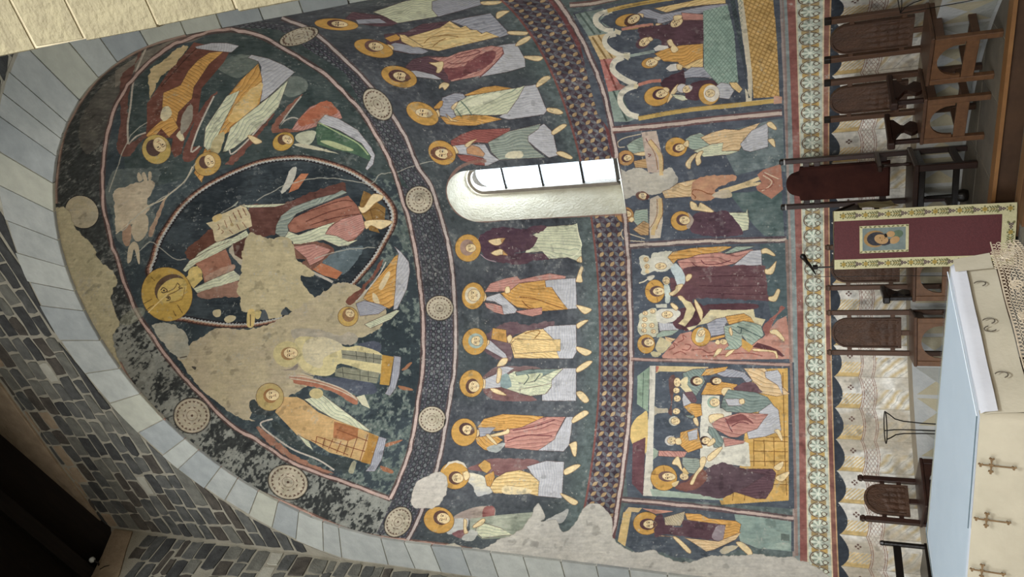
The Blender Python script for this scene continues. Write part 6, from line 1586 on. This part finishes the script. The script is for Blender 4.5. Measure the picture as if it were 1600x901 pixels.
def make_chair(name, label, loc, rz, H=1.235, arms=False, seed=1, armmat=None, W=.43, D=.43, finial='cap', wood=None, group=None):
    """local axes: x across, -y to the front; back posts at y = 0"""
    wd = wood or WOOD; t = thing(name, loc, rz, label, 'chair', group); hw = W/2; S = .48
    for s in (-1, 1):
        b = MB(); x = s*(hw-.02); b.box(x-.024, x+.024, -.024, .024, 0, H-.055)
        b.build('back_post', wd, t)
        b = MB()
        if finial == 'dark': b.box(x-.026, x+.026, -.026, .026, H-.057, H, .006); b.build('finial', BLK, t); continue
        b.box(x-.02, x+.02, -.02, .02, H-.057, H-.045); b.box(x-.027, x+.027, -.027, .027, H-.045, H-.012, .006); b.box(x-.02, x+.02, -.02, .02, H-.012, H, .008); b.build('finial', BLK if finial == 'dark' else wd, t)
    pw = W-.145; z1 = H-.045; z0 = .55
    for i in range(0): pass
    relief_panel(pw, z0, z1, seed, 'back_panel', WOOD2, t, .0)
    for z in (H-.215, .625):
        for s in (-1, 1): b = MB(); a, c = sorted((s*(pw/2-.004), s*(hw-.04))); b.box(a, c, -.016, .012, z-.02, z+.02); b.build('peg', wd, t)
    b = MB(); b.box(-.025, .025, -.012, .012, .475, .56); b.build('splat', wd, t)
    b = MB(); b.box(-hw-.012, hw+.012, -D-.02, .028, S-.028, S, .006); b.build('seat', wd, t)
    def apron(nm, axis, half, at, th, mt):
        top = S-.03; r = half-.075; cz = top-.03-r; hz = cz-.03; n = 12
        O = [(-half+.045, hz), (-half+.045, top), (half-.045, top), (half-.045, hz), (r, hz)]+[(r*math.cos(a), cz+r*math.sin(a)) for a in np.linspace(0, math.pi, n)]+[(-r, hz)]
        # left, right and crown pieces of the arched apron
        b = MB(); A = [(r*math.cos(a), cz+r*math.sin(a)) for a in np.linspace(0, math.pi, n)]; T = [(half-.04-(2*half-.08)*i/(n-1), top) for i in range(n)]
        def q(p, d): return (p[0], at+d, p[1]) if axis == 'y' else (at+d, p[0], p[1])
        I = [(r, hz)]+A+[(-r, hz)]; Oo = [(half-.04, hz)]+T+[(-half+.04, hz)]; V = [q(p, -th) for p in I]+[q(p, -th) for p in Oo]+[q(p, th) for p in I]+[q(p, th) for p in Oo]; m = len(I)
        F = []
        for i in range(m-1): F += [(i, i+1, m+i+1, m+i), (2*m+i, 3*m+i, 3*m+i+1, 2*m+i+1), (i, 2*m+i, 2*m+i+1, i+1)]
        F += [(0, m, 3*m, 2*m), (m-1, 3*m-1, 4*m-1, 2*m-1)]
        b.add(V, F); b.build(nm, mt, t)
    apron('seat_apron', 'y', hw, -D, .012, WOODL if wd is WOOD else wd)
    for s in (-1, 1):
        b = MB(); x = s*(hw-.022); b.box(x-.025, x+.025, -D-.022, -D+.026, 0, S-.028); b.build('front_leg', WOODL if wd is WOOD else wd, t)
        b = MB(); b.box(x-.014, x+.014, -D+.02, -.02, .145, .2); b.build('side_rail', wd, t)
        b = MB(); b.box(x-.012, x+.012, -D+.02, -.02, S-.10, S-.03); b.build('side_apron', wd, t)
    b = MB(); b.box(-hw+.04, hw-.04, -D-.012, -D+.012, .145, .235); b.build('stretcher', WOODL if wd is WOOD else wd, t)
    b = MB(); b.box(-hw+.04, hw-.04, -.4*D-.02, -.4*D+.02, .15, .18); b.build('stretcher', wd, t)
    if arms:
        am = armmat or wd
        for s in (-1, 1):
            x = s*(hw-.015); b = MB(); b.box(x-.028, x+.028, -D-.03, -.02, .685, .728, .008); b.box(x-.034, x+.034, -D-.05, -D+.025, .672, .734, .01); b.build('arm', am, t)
            pr = [(.035, .48), (.05, .50), (.06, .53), (.04, .56), (.022, .585), (.028, .61), (.055, .635), (.085, .66), (.09, .685)]
            b = MB(); c = -D*.55; P = [(c+a*1.5, z) for a, z in pr]+[(c-a*1.5, z) for a, z in pr[::-1]]; b.prism(P, x-.018, x+.018, 'x'); b.build('arm_support', am, t)
            b = MB(); b.box(x-.018, x+.018, -D+.0, -D+.036, .48, .69); b.build('arm_post', am, t)
    return t
def frame2(FL, FR):
    """rotation and base for a chair from its two front corners (left and right as one faces it)"""
    a = np.array(FL); b = np.array(FR); m = (a+b)/2; d = (b-a)/np.linalg.norm(b-a); return m, d, math.atan2(d[1], d[0]), float(np.linalg.norm(b-a))
def chair_at(FL, FR, D, **k):
    m, d, rz, W = frame2(FL, FR); n = np.array([-d[1], d[0]]); base = m+n*D
    return make_chair(loc=(base[0], base[1], k.pop('z', 0)), rz=rz, W=W+.045, D=D, **k)
chair_at((1.345, 1.785), (1.715, 1.64), .43, name='side_chair', label='carved high-backed oak chair with arched seat front, farthest right along the wall', seed=1, finial='dark', group='high-backed carved chairs along the apse')
chair_at((.785, 1.90), (1.165, 1.81), .45, name='armchair', label='carved oak chair with dark arms, just right of the tall velvet-backed armchair', arms=True, seed=2, armmat=WOODD, finial='dark', group='high-backed carved chairs along the apse')
chair_at((-.76, 1.76), (-.35, 1.88), .40, name='armchair', label='dark-armed carved chair half hidden behind the draped lectern', arms=True, seed=3, armmat=BLK, group='high-backed carved chairs along the apse')
chair_at((-1.265, 1.405), (-.885, 1.565), .37, name='side_chair', label='carved oak chair without arms standing alone behind the altar, left of the lectern', seed=4, group='high-backed carved chairs along the apse')
chair_at((-2.00, .325), (-1.87, .71), .43, name='side_chair', label='dark carved chair near the left end of the altar, its seat hidden', seed=5, H=.985, wood=WOODD, group='high-backed carved chairs along the apse')
# plain low chair at the far left: two posts, top rail, seat
t = thing('low_chair', (-2.50, .0, 0), math.radians(-98), 'plain dark chair with a single back rail, at the left edge beyond the altar', 'chair')
for s in (-1, 1):
    b = MB(); b.box(s*.24-.02, s*.24+.02, -.02, .02, 0, .80, .01); b.lathe([(.02, .79), (.026, .80), (.02, .825), (.004, .83)], s*.24, 0, 10); b.build('back_post', BLK, t)
    b = MB(); b.box(s*.24-.02, s*.24+.02, -.44, -.40, 0, .44); b.build('front_leg', BLK, t)
b = MB(); b.box(-.22, .22, -.012, .012, .655, .72); b.build('back_rail', BLK, t)
b = MB(); b.box(-.27, .27, -.45, .02, .435, .465); b.build('seat', BLK, t)
for z in (.15, .33): b = MB(); b.box(-.22, .22, -.43, -.41, z, z+.03); b.build('stretcher', BLK, t)
# ------------------------------------------------------------------ tall velvet-backed armchair
t = thing('throne_chair', (.165, 2.50, 0), math.radians(6), 'tall dark armchair with a shaped wine velvet back, right behind the lectern', 'armchair')
WHT = mat('worn_silver_band', 'a8a6a4', 'c2c0bc', 6, .5, .1)
for s in (-1, 1):
    b = MB(); x = s*.245; b.box(x-.024, x+.024, -.026, .026, 0, 1.60, .005); b.build('back_post', WOODD, t)
    b = MB(); b.box(x-.028, x+.028, -.03, .03, 1.602, 1.655, .012); b.build('finial', BLK, t)
    b = MB(); b.box(x-.0265, x+.0265, -.0285, .0285, 1.597, 1.612, .002); b.build('finial_band', WHT, t)
b = MB(); O = [(-.178, .64), (.178, .64), (.178, 1.46), (.13, 1.47), (.12, 1.50)]+[(.118*math.cos(a), 1.50+.095*math.sin(a)) for a in np.linspace(.1, math.pi-.1, 10)]+[(-.12, 1.50), (-.13, 1.47), (-.178, 1.46)]
b.prism(O, .02, -.02, 'y', .02, -.018); b.build('back_cushion', VEL, t)
for z in (1.40, 1.30, .70):
    for s in (-1, 1): b = MB(); a, c = sorted((s*.17, s*.228)); b.box(a, c, -.014, .014, z-.03, z+.03); b.build('peg', WOODD, t)
for s in (-1, 1):
    x = s*.25; b = MB(); b.box(x-.03, x+.03, -.46, .0, .745, .785, .01); b.build('arm', WOODD, t)
    b = MB(); b.lathe([(.012, .50), (.02, .53), (.012, .57), (.018, .62), (.014, .70), (.024, .745)], x, -.36, 12); b.build('arm_baluster', WOODD, t, True)
    b = MB(); b.box(x-.03, x+.03, -.52, -.46, 0, .50, .006); b.build('front_leg', WOODD, t)
    b = MB(); b.box(x-.02, x+.02, -.46, -.02, .10, .16, .006); b.build('side_rail', WOODD, t)
b = MB(); b.box(-.29, .29, -.54, .03, .455, .50, .008); b.build('seat', WOODD, t)
b = MB(); b.box(-.27, .27, -.50, -.03, .40, .455, .006); b.build('seat_frame', BLK, t)
b = MB(); b.box(-.22, .22, -.50, -.46, .13, .18, .004); b.build('stretcher', BLK, t)
b = MB(); b.lathe([(.01, .04), (.05, .05), (.062, .09), (.05, .13), (.02, .16), (.016, .38)], -.05, -.46, 14); b.build('turned_boss', BLK, t, True)
# ------------------------------------------------------------------ lectern with its hanging
LB, LA = np.array([.016, 1.064]), np.array([.491, 1.231]); d = (LA-LB)/np.linalg.norm(LA-LB); rz = math.atan2(d[1], d[0]); mid_ = (LA+LB)/2; LW = float(np.linalg.norm(LA-LB)); base = mid_+np.array([-d[1], d[0]])*.03
t = thing('lectern', (base[0], base[1], -.145), rz, 'dark slanted reading desk standing behind its long burgundy hanging', 'lectern')
zt = 1.335
b = MB(); b.box(-.20, .20, .02, .24, 0, .05); b.build('foot', WOODD, t)
b = MB(); b.box(-.045, .045, .09, .18, .05, 1.16); b.build('column', WOODD, t)
b = MB(); h0, h1 = zt, zt-.13; b.prism([(-.005, h0-.012), (.42, h0-.192), (.42, h0-.174), (-.005, h0+.006)], -LW/2, LW/2, 'x'); b.build('desk_board', WOODD, t)
for s in (-1, 1): b = MB(); b.prism([(0, h0-.015), (0, h0-.23), (.41, h0-.23), (.41, h0-.190)], s*(LW/2-.022)-.007, s*(LW/2-.022)+.007, 'x'); b.build('desk_side', BLK, t)
CRM = mat('cream_brocade', 'bdb78e', 'd2cca4', 40, .85, .3, 90); BUR = mat('burgundy_cloth', '482124', '663235', 60, .7, .25, 120, contrast=.5, spec=.4)
ct = thing('lectern_hanging', (mid_[0], mid_[1], -.145), rz, 'long burgundy cloth with floral cream border and mother-and-child picture, on the lectern', 'hanging')
H0, H1 = .012, zt-.002
def cy_(x, z): return -.012-.010*math.sin(x*11+z*2.2)*(.4+.6*(1-z/zt))-.006*math.sin(z*7+x*5)
def sheet(b, x0, x1, z0, z1, off, nx=8, nz=24, fn=cy_):
    V = []
    for j in range(nz+1):
        for i in range(nx+1): x = x0+(x1-x0)*i/nx; z = z0+(z1-z0)*j/nz; V.append((x, fn(x, z)-off, z))
    b.add(V, [(j*(nx+1)+i, j*(nx+1)+i+1, (j+1)*(nx+1)+i+1, (j+1)*(nx+1)+i) for j in range(nz) for i in range(nx)])
hw = LW/2; bw = .086
b = MB(); sheet(b, -hw, hw, H0, H1, 0, 14, 50); sheet(b, -hw, hw, H0, H1, -.003, 14, 50); b.build('cloth', BUR, ct, True)
b = MB(); sheet(b, -hw, -hw+bw, H0, H1, .003, 3, 50); sheet(b, hw-bw, hw, H0, H1, .003, 3, 50); sheet(b, -hw, hw, H0, H0+bw+.012, .0034, 14, 4); b.build('border', CRM, ct, True)
def disc(b, x, z, rx, rz_, off, n=10, rot=0, fn=cy_):
    V = [(x, fn(x, z)-off-.0015, z)]
    for i in range(n):
        a = 2*math.pi*i/n; u = rx*math.cos(a); v = rz_*math.sin(a); p = x+u*math.cos(rot)-v*math.sin(rot); q = z+u*math.sin(rot)+v*math.cos(rot); V.append((p, fn(p, q)-off, q))
    b.add(V, [(0, 1+i, 1+(i+1) % n) for i in range(n)])
OLV = mat('woven_olive', '6a6a48', '85845c', 30, .9, .1); GRP = mat('woven_grape', '57484a', '6f5c5e', 30, .9, .1); GLD = mat('woven_gold', '9c8440', 'b59d58', 30, .9, .1)
lo, gp, gd = MB(), MB(), MB()
def motif(x, z, k, vert=True):
    f = (lambda u, v: (x+u, z+v)) if vert else (lambda u, v: (x+v, z+u))
    if k % 3 == 0:
        p = f(0, 0); disc(gd, p[0], p[1], .017, .017, .0064); disc(lo, p[0], p[1], .008, .008, .0068)
        for a in range(6): q = f(.022*math.cos(a*1.05), .024*math.sin(a*1.05)); disc(lo, q[0], q[1], .008, .007, .0055, 6)
    elif k % 3 == 1:
        for i, j in ((0, 0), (.009, .006), (-.009, .006), (0, .012), (.005, -.010), (-.006, -.010), (0, -.020), (.011, .017), (-.011, .017)): q = f(i*1.25, j*1.15); disc(gp, q[0], q[1], .0066, .0066, .0055, 7)
        for s in (-1, 1): q = f(s*.018, .024); disc(lo, q[0], q[1], .015, .010, .0052, 7, s*.6)
    else:
        for s in (-1, 1):
            for j in (-.018, 0, .018): q = f(s*.014, j); disc(lo, q[0], q[1], .017, .0055, .0055, 7, s*.7 if vert else math.pi/2-s*.7)
        q = f(0, 0); disc(gd, q[0], q[1], .003, .026, .0058, 6) if vert else disc(gd, q[0], q[1], .026, .003, .0058, 6)
n = 22
for s in (-1, 1):
    for i in range(n): motif(s*(hw-bw/2), H0+.045+i*(H1-H0-.06)/n, i)
for i in range(5): motif(-hw+.10+i*.056, H0+.036, i, False)
lo.build('leaf_pattern', OLV, ct)['kind'] = 'stuff'; gp.build('grape_pattern', GRP, ct)['kind'] = 'stuff'; gd.build('flower_pattern', GLD, ct)['kind'] = 'stuff'
# tilted picture panel
pz0, pz1, pxh = .765, 1.135, .116
b = MB(); sheet(b, -pxh, pxh, pz0, pz1, .0032, 6, 12); pn = b.build('picture_border', CRM, ct, True)
bl, sk, hr, nb, gn, gl2 = (MB() for _ in range(6)); sheet(bl, -pxh+.02, pxh-.02, pz0+.022, pz1-.022, .0050, 6, 10)
for i in range(11):
    z = pz0+.012+i*(pz1-pz0-.024)/10
    for s in (-1, 1): disc(lo2 := MB(), s*(pxh-.010), z, .006, .012, .0062, 7, s*.5*(1 if i % 2 else -1)); lo2.build('picture_leaf', OLV, pn) if i < 11 else None
bl.build('picture_ground', mat('woven_blue_grey', '6b7876', '84908c', 20, .9, .1), pn, True)
disc(gl2, .004, pz1-.115, .072, .085, .0064, 18); gl2.build('halo', mat('woven_tan', '8f7148', 'a8895c', 20, .9, .1), pn)
disc(hr, .004, pz1-.130, .058, .075, .0076, 18); disc(hr, -.028, pz1-.21, .022, .05, .0074, 10, .4); hr.build('veil', mat('woven_dark_blue', '2e2e33', '44444a', 60, .9, .1), pn)
disc(sk, .000, pz1-.165, .040, .055, .0090, 16, -.35); disc(sk, .040, pz1-.235, .026, .032, .0086, 14); disc(sk, -.012, pz1-.265, .03, .04, .0080, 12, .5); sk.build('faces', mat('woven_skin', 'a8865c', 'bd9a6e', 20, .9, .1), pn)
disc(nb, .030, pz1-.198, .018, .012, .0094, 8, .3); disc(nb, .012, pz1-.155, .007, .003, .0099, 6); disc(nb, -.012, pz1-.168, .007, .003, .0099, 6); disc(nb, .008, pz1-.192, .008, .0025, .0099, 6); nb.build('hair', mat('woven_black', '1c1816', '2a2420', 20, .9, .1), pn)
disc(gn, .036, pz1-.285, .034, .045, .0070, 12, .4); gn.build('robe', mat('woven_green', '4f6250', '687a64', 20, .9, .1), pn)
# embroidered cloth folded over the top of the desk
b = MB(); V = []
def tw(x, q): return (x, -.02+.33*q, zt+.004-.140*q+.003*math.sin(x*30))
for j in range(7):
    for i in range(15): V.append(tw(-hw+LW*i/14, j/6*.12))
b.add(V, [(j*15+i, j*15+i+1, (j+1)*15+i+1, (j+1)*15+i) for j in range(6) for i in range(14)]); b.build('top_fold', CRM, ct, True)
sd = thing('side_cloth', (LA[0], LA[1], -.145), rz, 'short beige embroidered cloth hanging at the right side of the reading desk', 'cloth')
b = MB(); fn = lambda x, z: 0
V = []
for j in range(8):
    for i in range(9): u = i/8; v = j/7; V.append((.010+.006*math.sin(v*9+u*4), .03+.38*u, (h0-.205)-(.30-.03*u)*v))
b.add(V, [(j*9+i, j*9+i+1, (j+1)*9+i+1, (j+1)*9+i) for j in range(7) for i in range(8)]); b.build('cloth', mat('beige_linen', '8f8664', 'aba27c', 12, .9, .3, 50), sd, True)
# ------------------------------------------------------------------ microphone on its stand
t = thing('microphone_stand', (-.26, 1.55, 0), 0, 'black microphone on a thin stand rising behind the left edge of the lectern', 'microphone')
b = MB(); b.lathe([(.12, 0), (.12, .02), (.03, .035), (.012, .06), (.011, 1.0)], 0, 0, 16); b.build('pole', BLK, t)
b = MB(); b.tube([(0, 0, .98), (0, 0, 1.335)], .008); b.build('upper_pole', BLK, t)
b = MB(); b.tube([(-.075, 0, 1.335), (.027, 0, 1.385), (.06, 0, 1.41)], [.006, .014, .017]); b.box(-.015, .02, -.02, .02, 1.315, 1.36); b.build('clip', BLK, t)
b = MB(); P = Vector((.10, .0, 1.43)); dr = Vector((.82, .0, .45)).normalized(); b.tube([P-dr*.05, P, P+dr*.015, P+dr*.04, P+dr*.055], [.015, .02, .028, .026, .01], 12); b.build('microphone_head', BLK, t, True)
b = MB(); b.tube([(-.075, 0, 1.335), (-.10, 0, 1.345), (-.105, 0, 1.25), (-.11, 0, .8), (-.125, 0, .25), (-.13, -.03, .03)], .003, 6); b.build('cable', BLK, t)
# ------------------------------------------------------------------ iron ring stand
t = thing('ring_stand', (-1.64, .90, 0), 0, 'thin black iron ring stand with flared legs, standing behind the altar', 'stand')
b = MB(); n = 24; R = .148; zr = .752; b.tube([(R*math.cos(2*math.pi*i/n), R*math.sin(2*math.pi*i/n), zr) for i in range(n)], .0055, 6, True); b.build('top_ring', IRON, t)
for a in (math.radians(25), math.radians(145), math.radians(265)):
    pr = [(R, zr), (.125, zr-.035), (.085, zr-.08), (.066, zr-.15), (.055, zr-.3), (.05, .25), (.09, .06), (.14, .0)]
    b = MB(); b.tube([(r*math.cos(a), r*math.sin(a), z) for r, z in pr], .0055, 6); b.build('leg', IRON, t)
b = MB(); b.tube([(.052*math.cos(2*math.pi*i/12), .052*math.sin(2*math.pi*i/12), .28) for i in range(12)], .004, 6, True); b.build('lower_ring', IRON, t)
# wire stand cut off at the right edge
t = thing('wire_stand', (2.0, 1.35, 0), 0, 'thin black wire stand entering at the right edge in front of the farthest right chair', 'stand')
def pxd(x, y, D):
    d = px_ray(x, y); return CAM+d/FPX*D
for nm, L in (('wire_leg', [(1403, -22), (1403, 0), (1405, 12), (1407, 21)]), ('wire_leg', [(1409, -22), (1409, 0), (1409, 12), (1407, 21)]), ('wire_brace', [(1407, 20), (1415, 11), (1428, 4), (1440, 0), (1450, -4)])):
    b = MB(); b.tube([tuple(pxd(x, y, 5.6+.002*i)-np.array([2.0, 1.35, 0])) for i, (x, y) in enumerate(L)], .0035, 6); b.build(nm, IRON, t)
b = MB(); g0 = pxd(1407, 21, 5.606)-np.array([2.0, 1.35, 0]); b.tube([tuple(g0), (g0[0]+.02, g0[1], 0.3), (g0[0]+.05, g0[1], 0.0)], .0035, 6); b.build('wire_foot', IRON, t)
# ------------------------------------------------------------------ altar
AL_ = [np.array(p) for p in ((1.814, -1.876), (1.663, -2.62), (.083, -2.87), (.164, -1.90))]; cA = sum(AL_)/4; ZA = .845
alt = thing('altar', (cA[0], cA[1], -.145), 0, 'wooden altar table hidden under its cloths, front left', 'altar')
loc = lambda p, f=1.: (cA*0+(np.array(p)-cA)*f)
b = MB(); P = [tuple(loc(p, .985)) for p in AL_][::-1]; b.prism(P, ZA+.145-.06, ZA+.145-.012, 'z'); b.build('altar_top', WOODL, alt)
b = MB(); P = [tuple(loc(p, .62)) for p in AL_][::-1]; b.prism(P, 0, ZA+.145-.06, 'z'); b.build('altar_block', WOODD, alt)
LIN = mat('altar_white_linen', 'bcbfc6', 'cccdd2', 7, .75, .06, 60, contrast=.5); ECR = mat('ecru_linen', 'b0a994', 'c4bdaa', 6, .85, .08, 70, contrast=.6); LAC = mat('ivory_lace_thread', 'b9aa92', 'd2c6b0', 20, .9, .2, 60)
def edge_pt(P0, P1, s): return P0+(P1-P0)*s
def drop(b, path, z0, depth, off, n=60, wav=.0, rows=5, hem=None, flare=.03):
    """cloth hanging from an edge path: outward normal offset, waves growing downwards"""
    V = []; L = [np.array(p) for p in path]; seg = [np.linalg.norm(L[i+1]-L[i]) for i in range(len(L)-1)]; T = sum(seg); pts = []; nr = []
    for i in range(n+1):
        q = T*i/n; k = 0
        while k < len(seg)-1 and q > seg[k]: q -= seg[k]; k += 1
        d = (L[k+1]-L[k])/seg[k]; pts.append(L[k]+d*q); nr.append(np.array([d[1], -d[0]]))
    for i in range(n+1):     # soften the corner
        a = sum(nr[max(0, i-2):i+3]); nr_i = a/np.linalg.norm(a)
        for r in range(rows+1):
            f = r/rows; z = z0-f*(depth(i/n) if callable(depth) else depth); o = off+.008*math.sin(min(1, f*6)*math.pi/2)+flare*f+wav*f*math.sin(i/n*T*21)
            V.append((pts[i][0]+nr_i[0]*o-cA[0], pts[i][1]+nr_i[1]*o-cA[1], z+.145))
    m = rows+1; b.add(V, [(i*m+r, i*m+r+1, (i+1)*m+r+1, (i+1)*m+r) for i in range(n) for r in range(rows)]); return pts
RIM = [AL_[3], AL_[0], AL_[1], AL_[2]]; RIM = RIM[::-1]      # outward normals to the right of travel
ac = thing('altar_cloth', (cA[0], cA[1], -.145), 0, 'white altar cloth over ecru linen with brown crosses and wide ivory lace hem', 'altar cloth')
b = MB(); P = [tuple(loc(p)) for p in AL_][::-1]; V = []; nx = 24
for j in range(nx+1):
    for i in range(nx+1):
        u, v = i/nx, j/nx; p = (AL_[0]*(1-u)+AL_[1]*u)*(1-v)+(AL_[3]*(1-u)+AL_[2]*u)*v-cA; e = min(u, 1-u, v, 1-v); V.append((p[0], p[1], ZA+.145-.001-(.004 if e == 0 else 0)+.0012*math.sin(u*9+v*4)))
b.add(V, [(j*(nx+1)+i, j*(nx+1)+i+1, (j+1)*(nx+1)+i+1, (j+1)*(nx+1)+i) for j in range(nx) for i in range(nx)]); b.build('top_linen', LIN, ac, True)
b = MB(); drop(b, [AL_[0]+(AL_[3]-AL_[0])*.06, AL_[0], AL_[1]][::-1], ZA-.002, .05, .010, 50, .002, 4, flare=.012); b.build('white_overhang', LIN, ac, True)
sc = lambda u: .115+.022*abs(math.sin(u*math.pi*3.2))
path2 = [AL_[0]+(AL_[3]-AL_[0])*.10, AL_[0], AL_[1]][::-1]
b = MB(); drop(b, path2, ZA-.012, .145, .004, 60, .003, 6, flare=.018); b.build('linen_fall', ECR, ac, True)
b = MB(); drop(b, [AL_[1]+(AL_[0]-AL_[1])*.03, AL_[1], AL_[2]][::-1], ZA-.001, .60, .004, 60, .006, 10, flare=.05); b.build('front_fall', mat('front_linen', '9a9380', 'aea692', 6, .85, .08, 70, contrast=.6), ac, True)
b = MB(); drop(b, [AL_[2], AL_[3]][::-1], ZA-.001, .30, .004, 20, .004, 5); drop(b, [AL_[3], AL_[0]][::-1], ZA-.001, .12, .002, 30, .003, 4); b.build('rear_fall', ECR, ac, True)
# lace: needle-lace mesh built as open threads
lc = MB(); T_ = np.linalg.norm(AL_[0]-AL_[1]); P0, P1 = AL_[1], AL_[0]+(AL_[0]-AL_[1])/T_*.10; Tl = np.linalg.norm(P1-P0); dl = (P1-P0)/Tl; nl = np.array([dl[1], -dl[0]])
def LP(s, dz):      # s metres along, dz metres under the linen hem
    f = .145+dz; o = .018+.012+f*.16+.006*math.sin(s*21)*f*5; p = P0+dl*s+nl*o-cA; return (p[0], p[1], ZA-.012-.145+.0-dz+.145)
ns = int(Tl/.018)
def bot(s): return .082+.018*abs(math.sin(s*math.pi/.17))
for i in range(ns):
    s = i*.018
    for j in range(5):
        d0 = bot(s)*j/5; r = .0075
        lc.tube([LP(s+.009+(.009 if j % 2 else 0)+r*math.cos(a), d0+.008+r*math.sin(a)) for a in np.linspace(0, 2*math.pi, 8)[:-1]], .0016, 4, True)
for i in range(int(Tl/.17)):
    s = .085+i*.17
    for k in range(7): a = k*math.pi/6; lc.tube([LP(s, .03), LP(s+.03*math.cos(a)*.6+.004, .03+.022*math.sin(a)), LP(s+.036*math.cos(a), .03+.036*math.sin(a))], .0030, 4)
    lc.tube([LP(s+.02*math.cos(a), .045+.022*math.sin(a)) for a in np.linspace(0, 2*math.pi, 12)[:-1]], .0032, 4, True)
lc.tube([LP(s, bot(s)-.003) for s in np.linspace(0, Tl, 160)], .0034, 4); lc.tube([LP(s, bot(s)-.016) for s in np.linspace(0, Tl, 160)], .0022, 4); lc.tube([LP(s, .0) for s in np.linspace(0, Tl, 60)], .0028, 4)
for i in range(int(Tl/.014)): s = i*.014; lc.tube([LP(s, bot(s)), LP(s+.003, bot(s)+.010), LP(s+.009, bot(s)+.011), LP(s+.012, bot(s))], .0018, 4)
lc.build('lace_hem', LAC, ac)['kind'] = 'stuff'
# a corner of the lace turned out past the altar end
c2 = MB(); V = []
def CP(u, v): p = AL_[0]+dl*(-.055+.075*u+.03*u*v)+nl*(.032+.03*v)-cA; return (p[0], p[1], ZA+.145-.012-.24*v)
for j in range(9):
    for i in range(7): V.append(CP(i/6, j/8*.55))
c2.add(V, [(j*7+i, j*7+i+1, (j+1)*7+i+1, (j+1)*7+i) for j in range(8) for i in range(6)]); c2.build('corner_fold', ECR, ac, True)
c3 = MB()
for i in range(7):
    for j in range(6): c3.tube([CP(i/6+.06*math.cos(a), .60+j*.07+.032*math.sin(a)) for a in np.linspace(0, 2*math.pi, 8)[:-1]], .0018, 4, True)
c3.build('corner_lace', LAC, ac)['kind'] = 'stuff'
# embroidered crosses on the front fall
CRS = mat('brown_embroidery', '5e4a32', '7b6446', 20, .8, .2); dF = AL_[2]-AL_[1]; LF = np.linalg.norm(dF); dF = dF/LF; nF = np.array([-dF[1], dF[0]])
if nF @ (AL_[1]-AL_[0]) < 0: nF = -nF
def FP_(s, z):
    f = (ZA-z)/.60; o = .004+.012+.05*f+.010; p = AL_[1]+dF*s+nF*o-cA; return (p[0], p[1], z+.145)
for s0 in (.19, .432, .675):
    b = MB()
    def bar(s1, z1, s2, z2, r=.003): b.tube([FP_(s1, z1), FP_(s2, z2)], r, 6)
    bar(s0, ZA-.012, s0, ZA-.108); bar(s0-.024, ZA-.042, s0+.024, ZA-.042)
    for sx, zx in ((s0, ZA-.010), (s0, ZA-.110), (s0-.027, ZA-.042), (s0+.027, ZA-.042), (s0, ZA-.042)):
        for a in range(3): t_ = a*2.1; b.tube([FP_(sx, zx), FP_(sx+.008*math.cos(t_), zx+.008*math.sin(t_))], .0042, 5)
    b.build('embroidered_cross', CRS, ac)
# curling embroidered letters on the end fall
DRK = mat('dark_thread', '4c463c', '625a4e', 20, .8, .2)
def EP(s, dz, o_=.0): p = AL_[0]-dl*s+nl*(.004+.008+.018*dz/.145+.008+.004)-cA; return (p[0], p[1], ZA-.012-dz+.145)
for s0, q in ((.13, 0), (.335, 1), (.375, 2), (.60, 3)):
    b = MB(); a0 = .4 if q != 2 else 3.4; b.tube([EP(s0+.014*math.cos(a), .075+.020*math.sin(a)) for a in np.linspace(a0, a0+3.9, 12)], .0022, 5); b.build('embroidered_letter', DRK, ac)
# clear cover sheet on the altar
GS = clear_mat('clear_cover', (.95, .985, 1, 1), .05, .3)
gt = thing('cover_sheet', (cA[0], cA[1], ZA+.0035), 0, 'clear stiff sheet with a painted glint on one edge lying over the altar cloth', 'cover')
b = MB(); Q = [AL_[0]*.985+cA*.015, AL_[1]*.992+cA*.008, AL_[2]*.97+cA*.03, AL_[3]*.90+cA*.10]; b.prism([tuple(q-cA) for q in Q][::-1], 0, .005, 'z'); b.build('sheet', GS, gt)
EDG = mat('painted_glint_edge', 'd8e2ec', 'e8f0f6', 5, .15, 0, spec=.8)  # glint along the sheet's right end, put in as near-white colour
b = MB(); b.tube([(*(Q[0]-cA), .0035), (*(Q[1]-cA), .0035)], .0024, 5); b.build('painted_glint_edge', EDG, gt)
GED = mat('green_glass_edge', '4a5a62', '5f7078', 5, .15, 0, spec=.8); b = MB(); b.tube([(*(Q[1]-cA), .0035), (*(Q[1]+(Q[2]-Q[1])*.32-cA), .0035)], .0022, 5); b.build('dark_edge', GED, gt); b = MB(); b.tube([(*(Q[3]-cA+(Q[0]-Q[3])*.05), .0035), (*(Q[3]-cA), .0035), (*(Q[3]+(Q[2]-Q[3])*.5-cA), .0035)], .0020, 5); b.build('dark_edge', GED, gt)
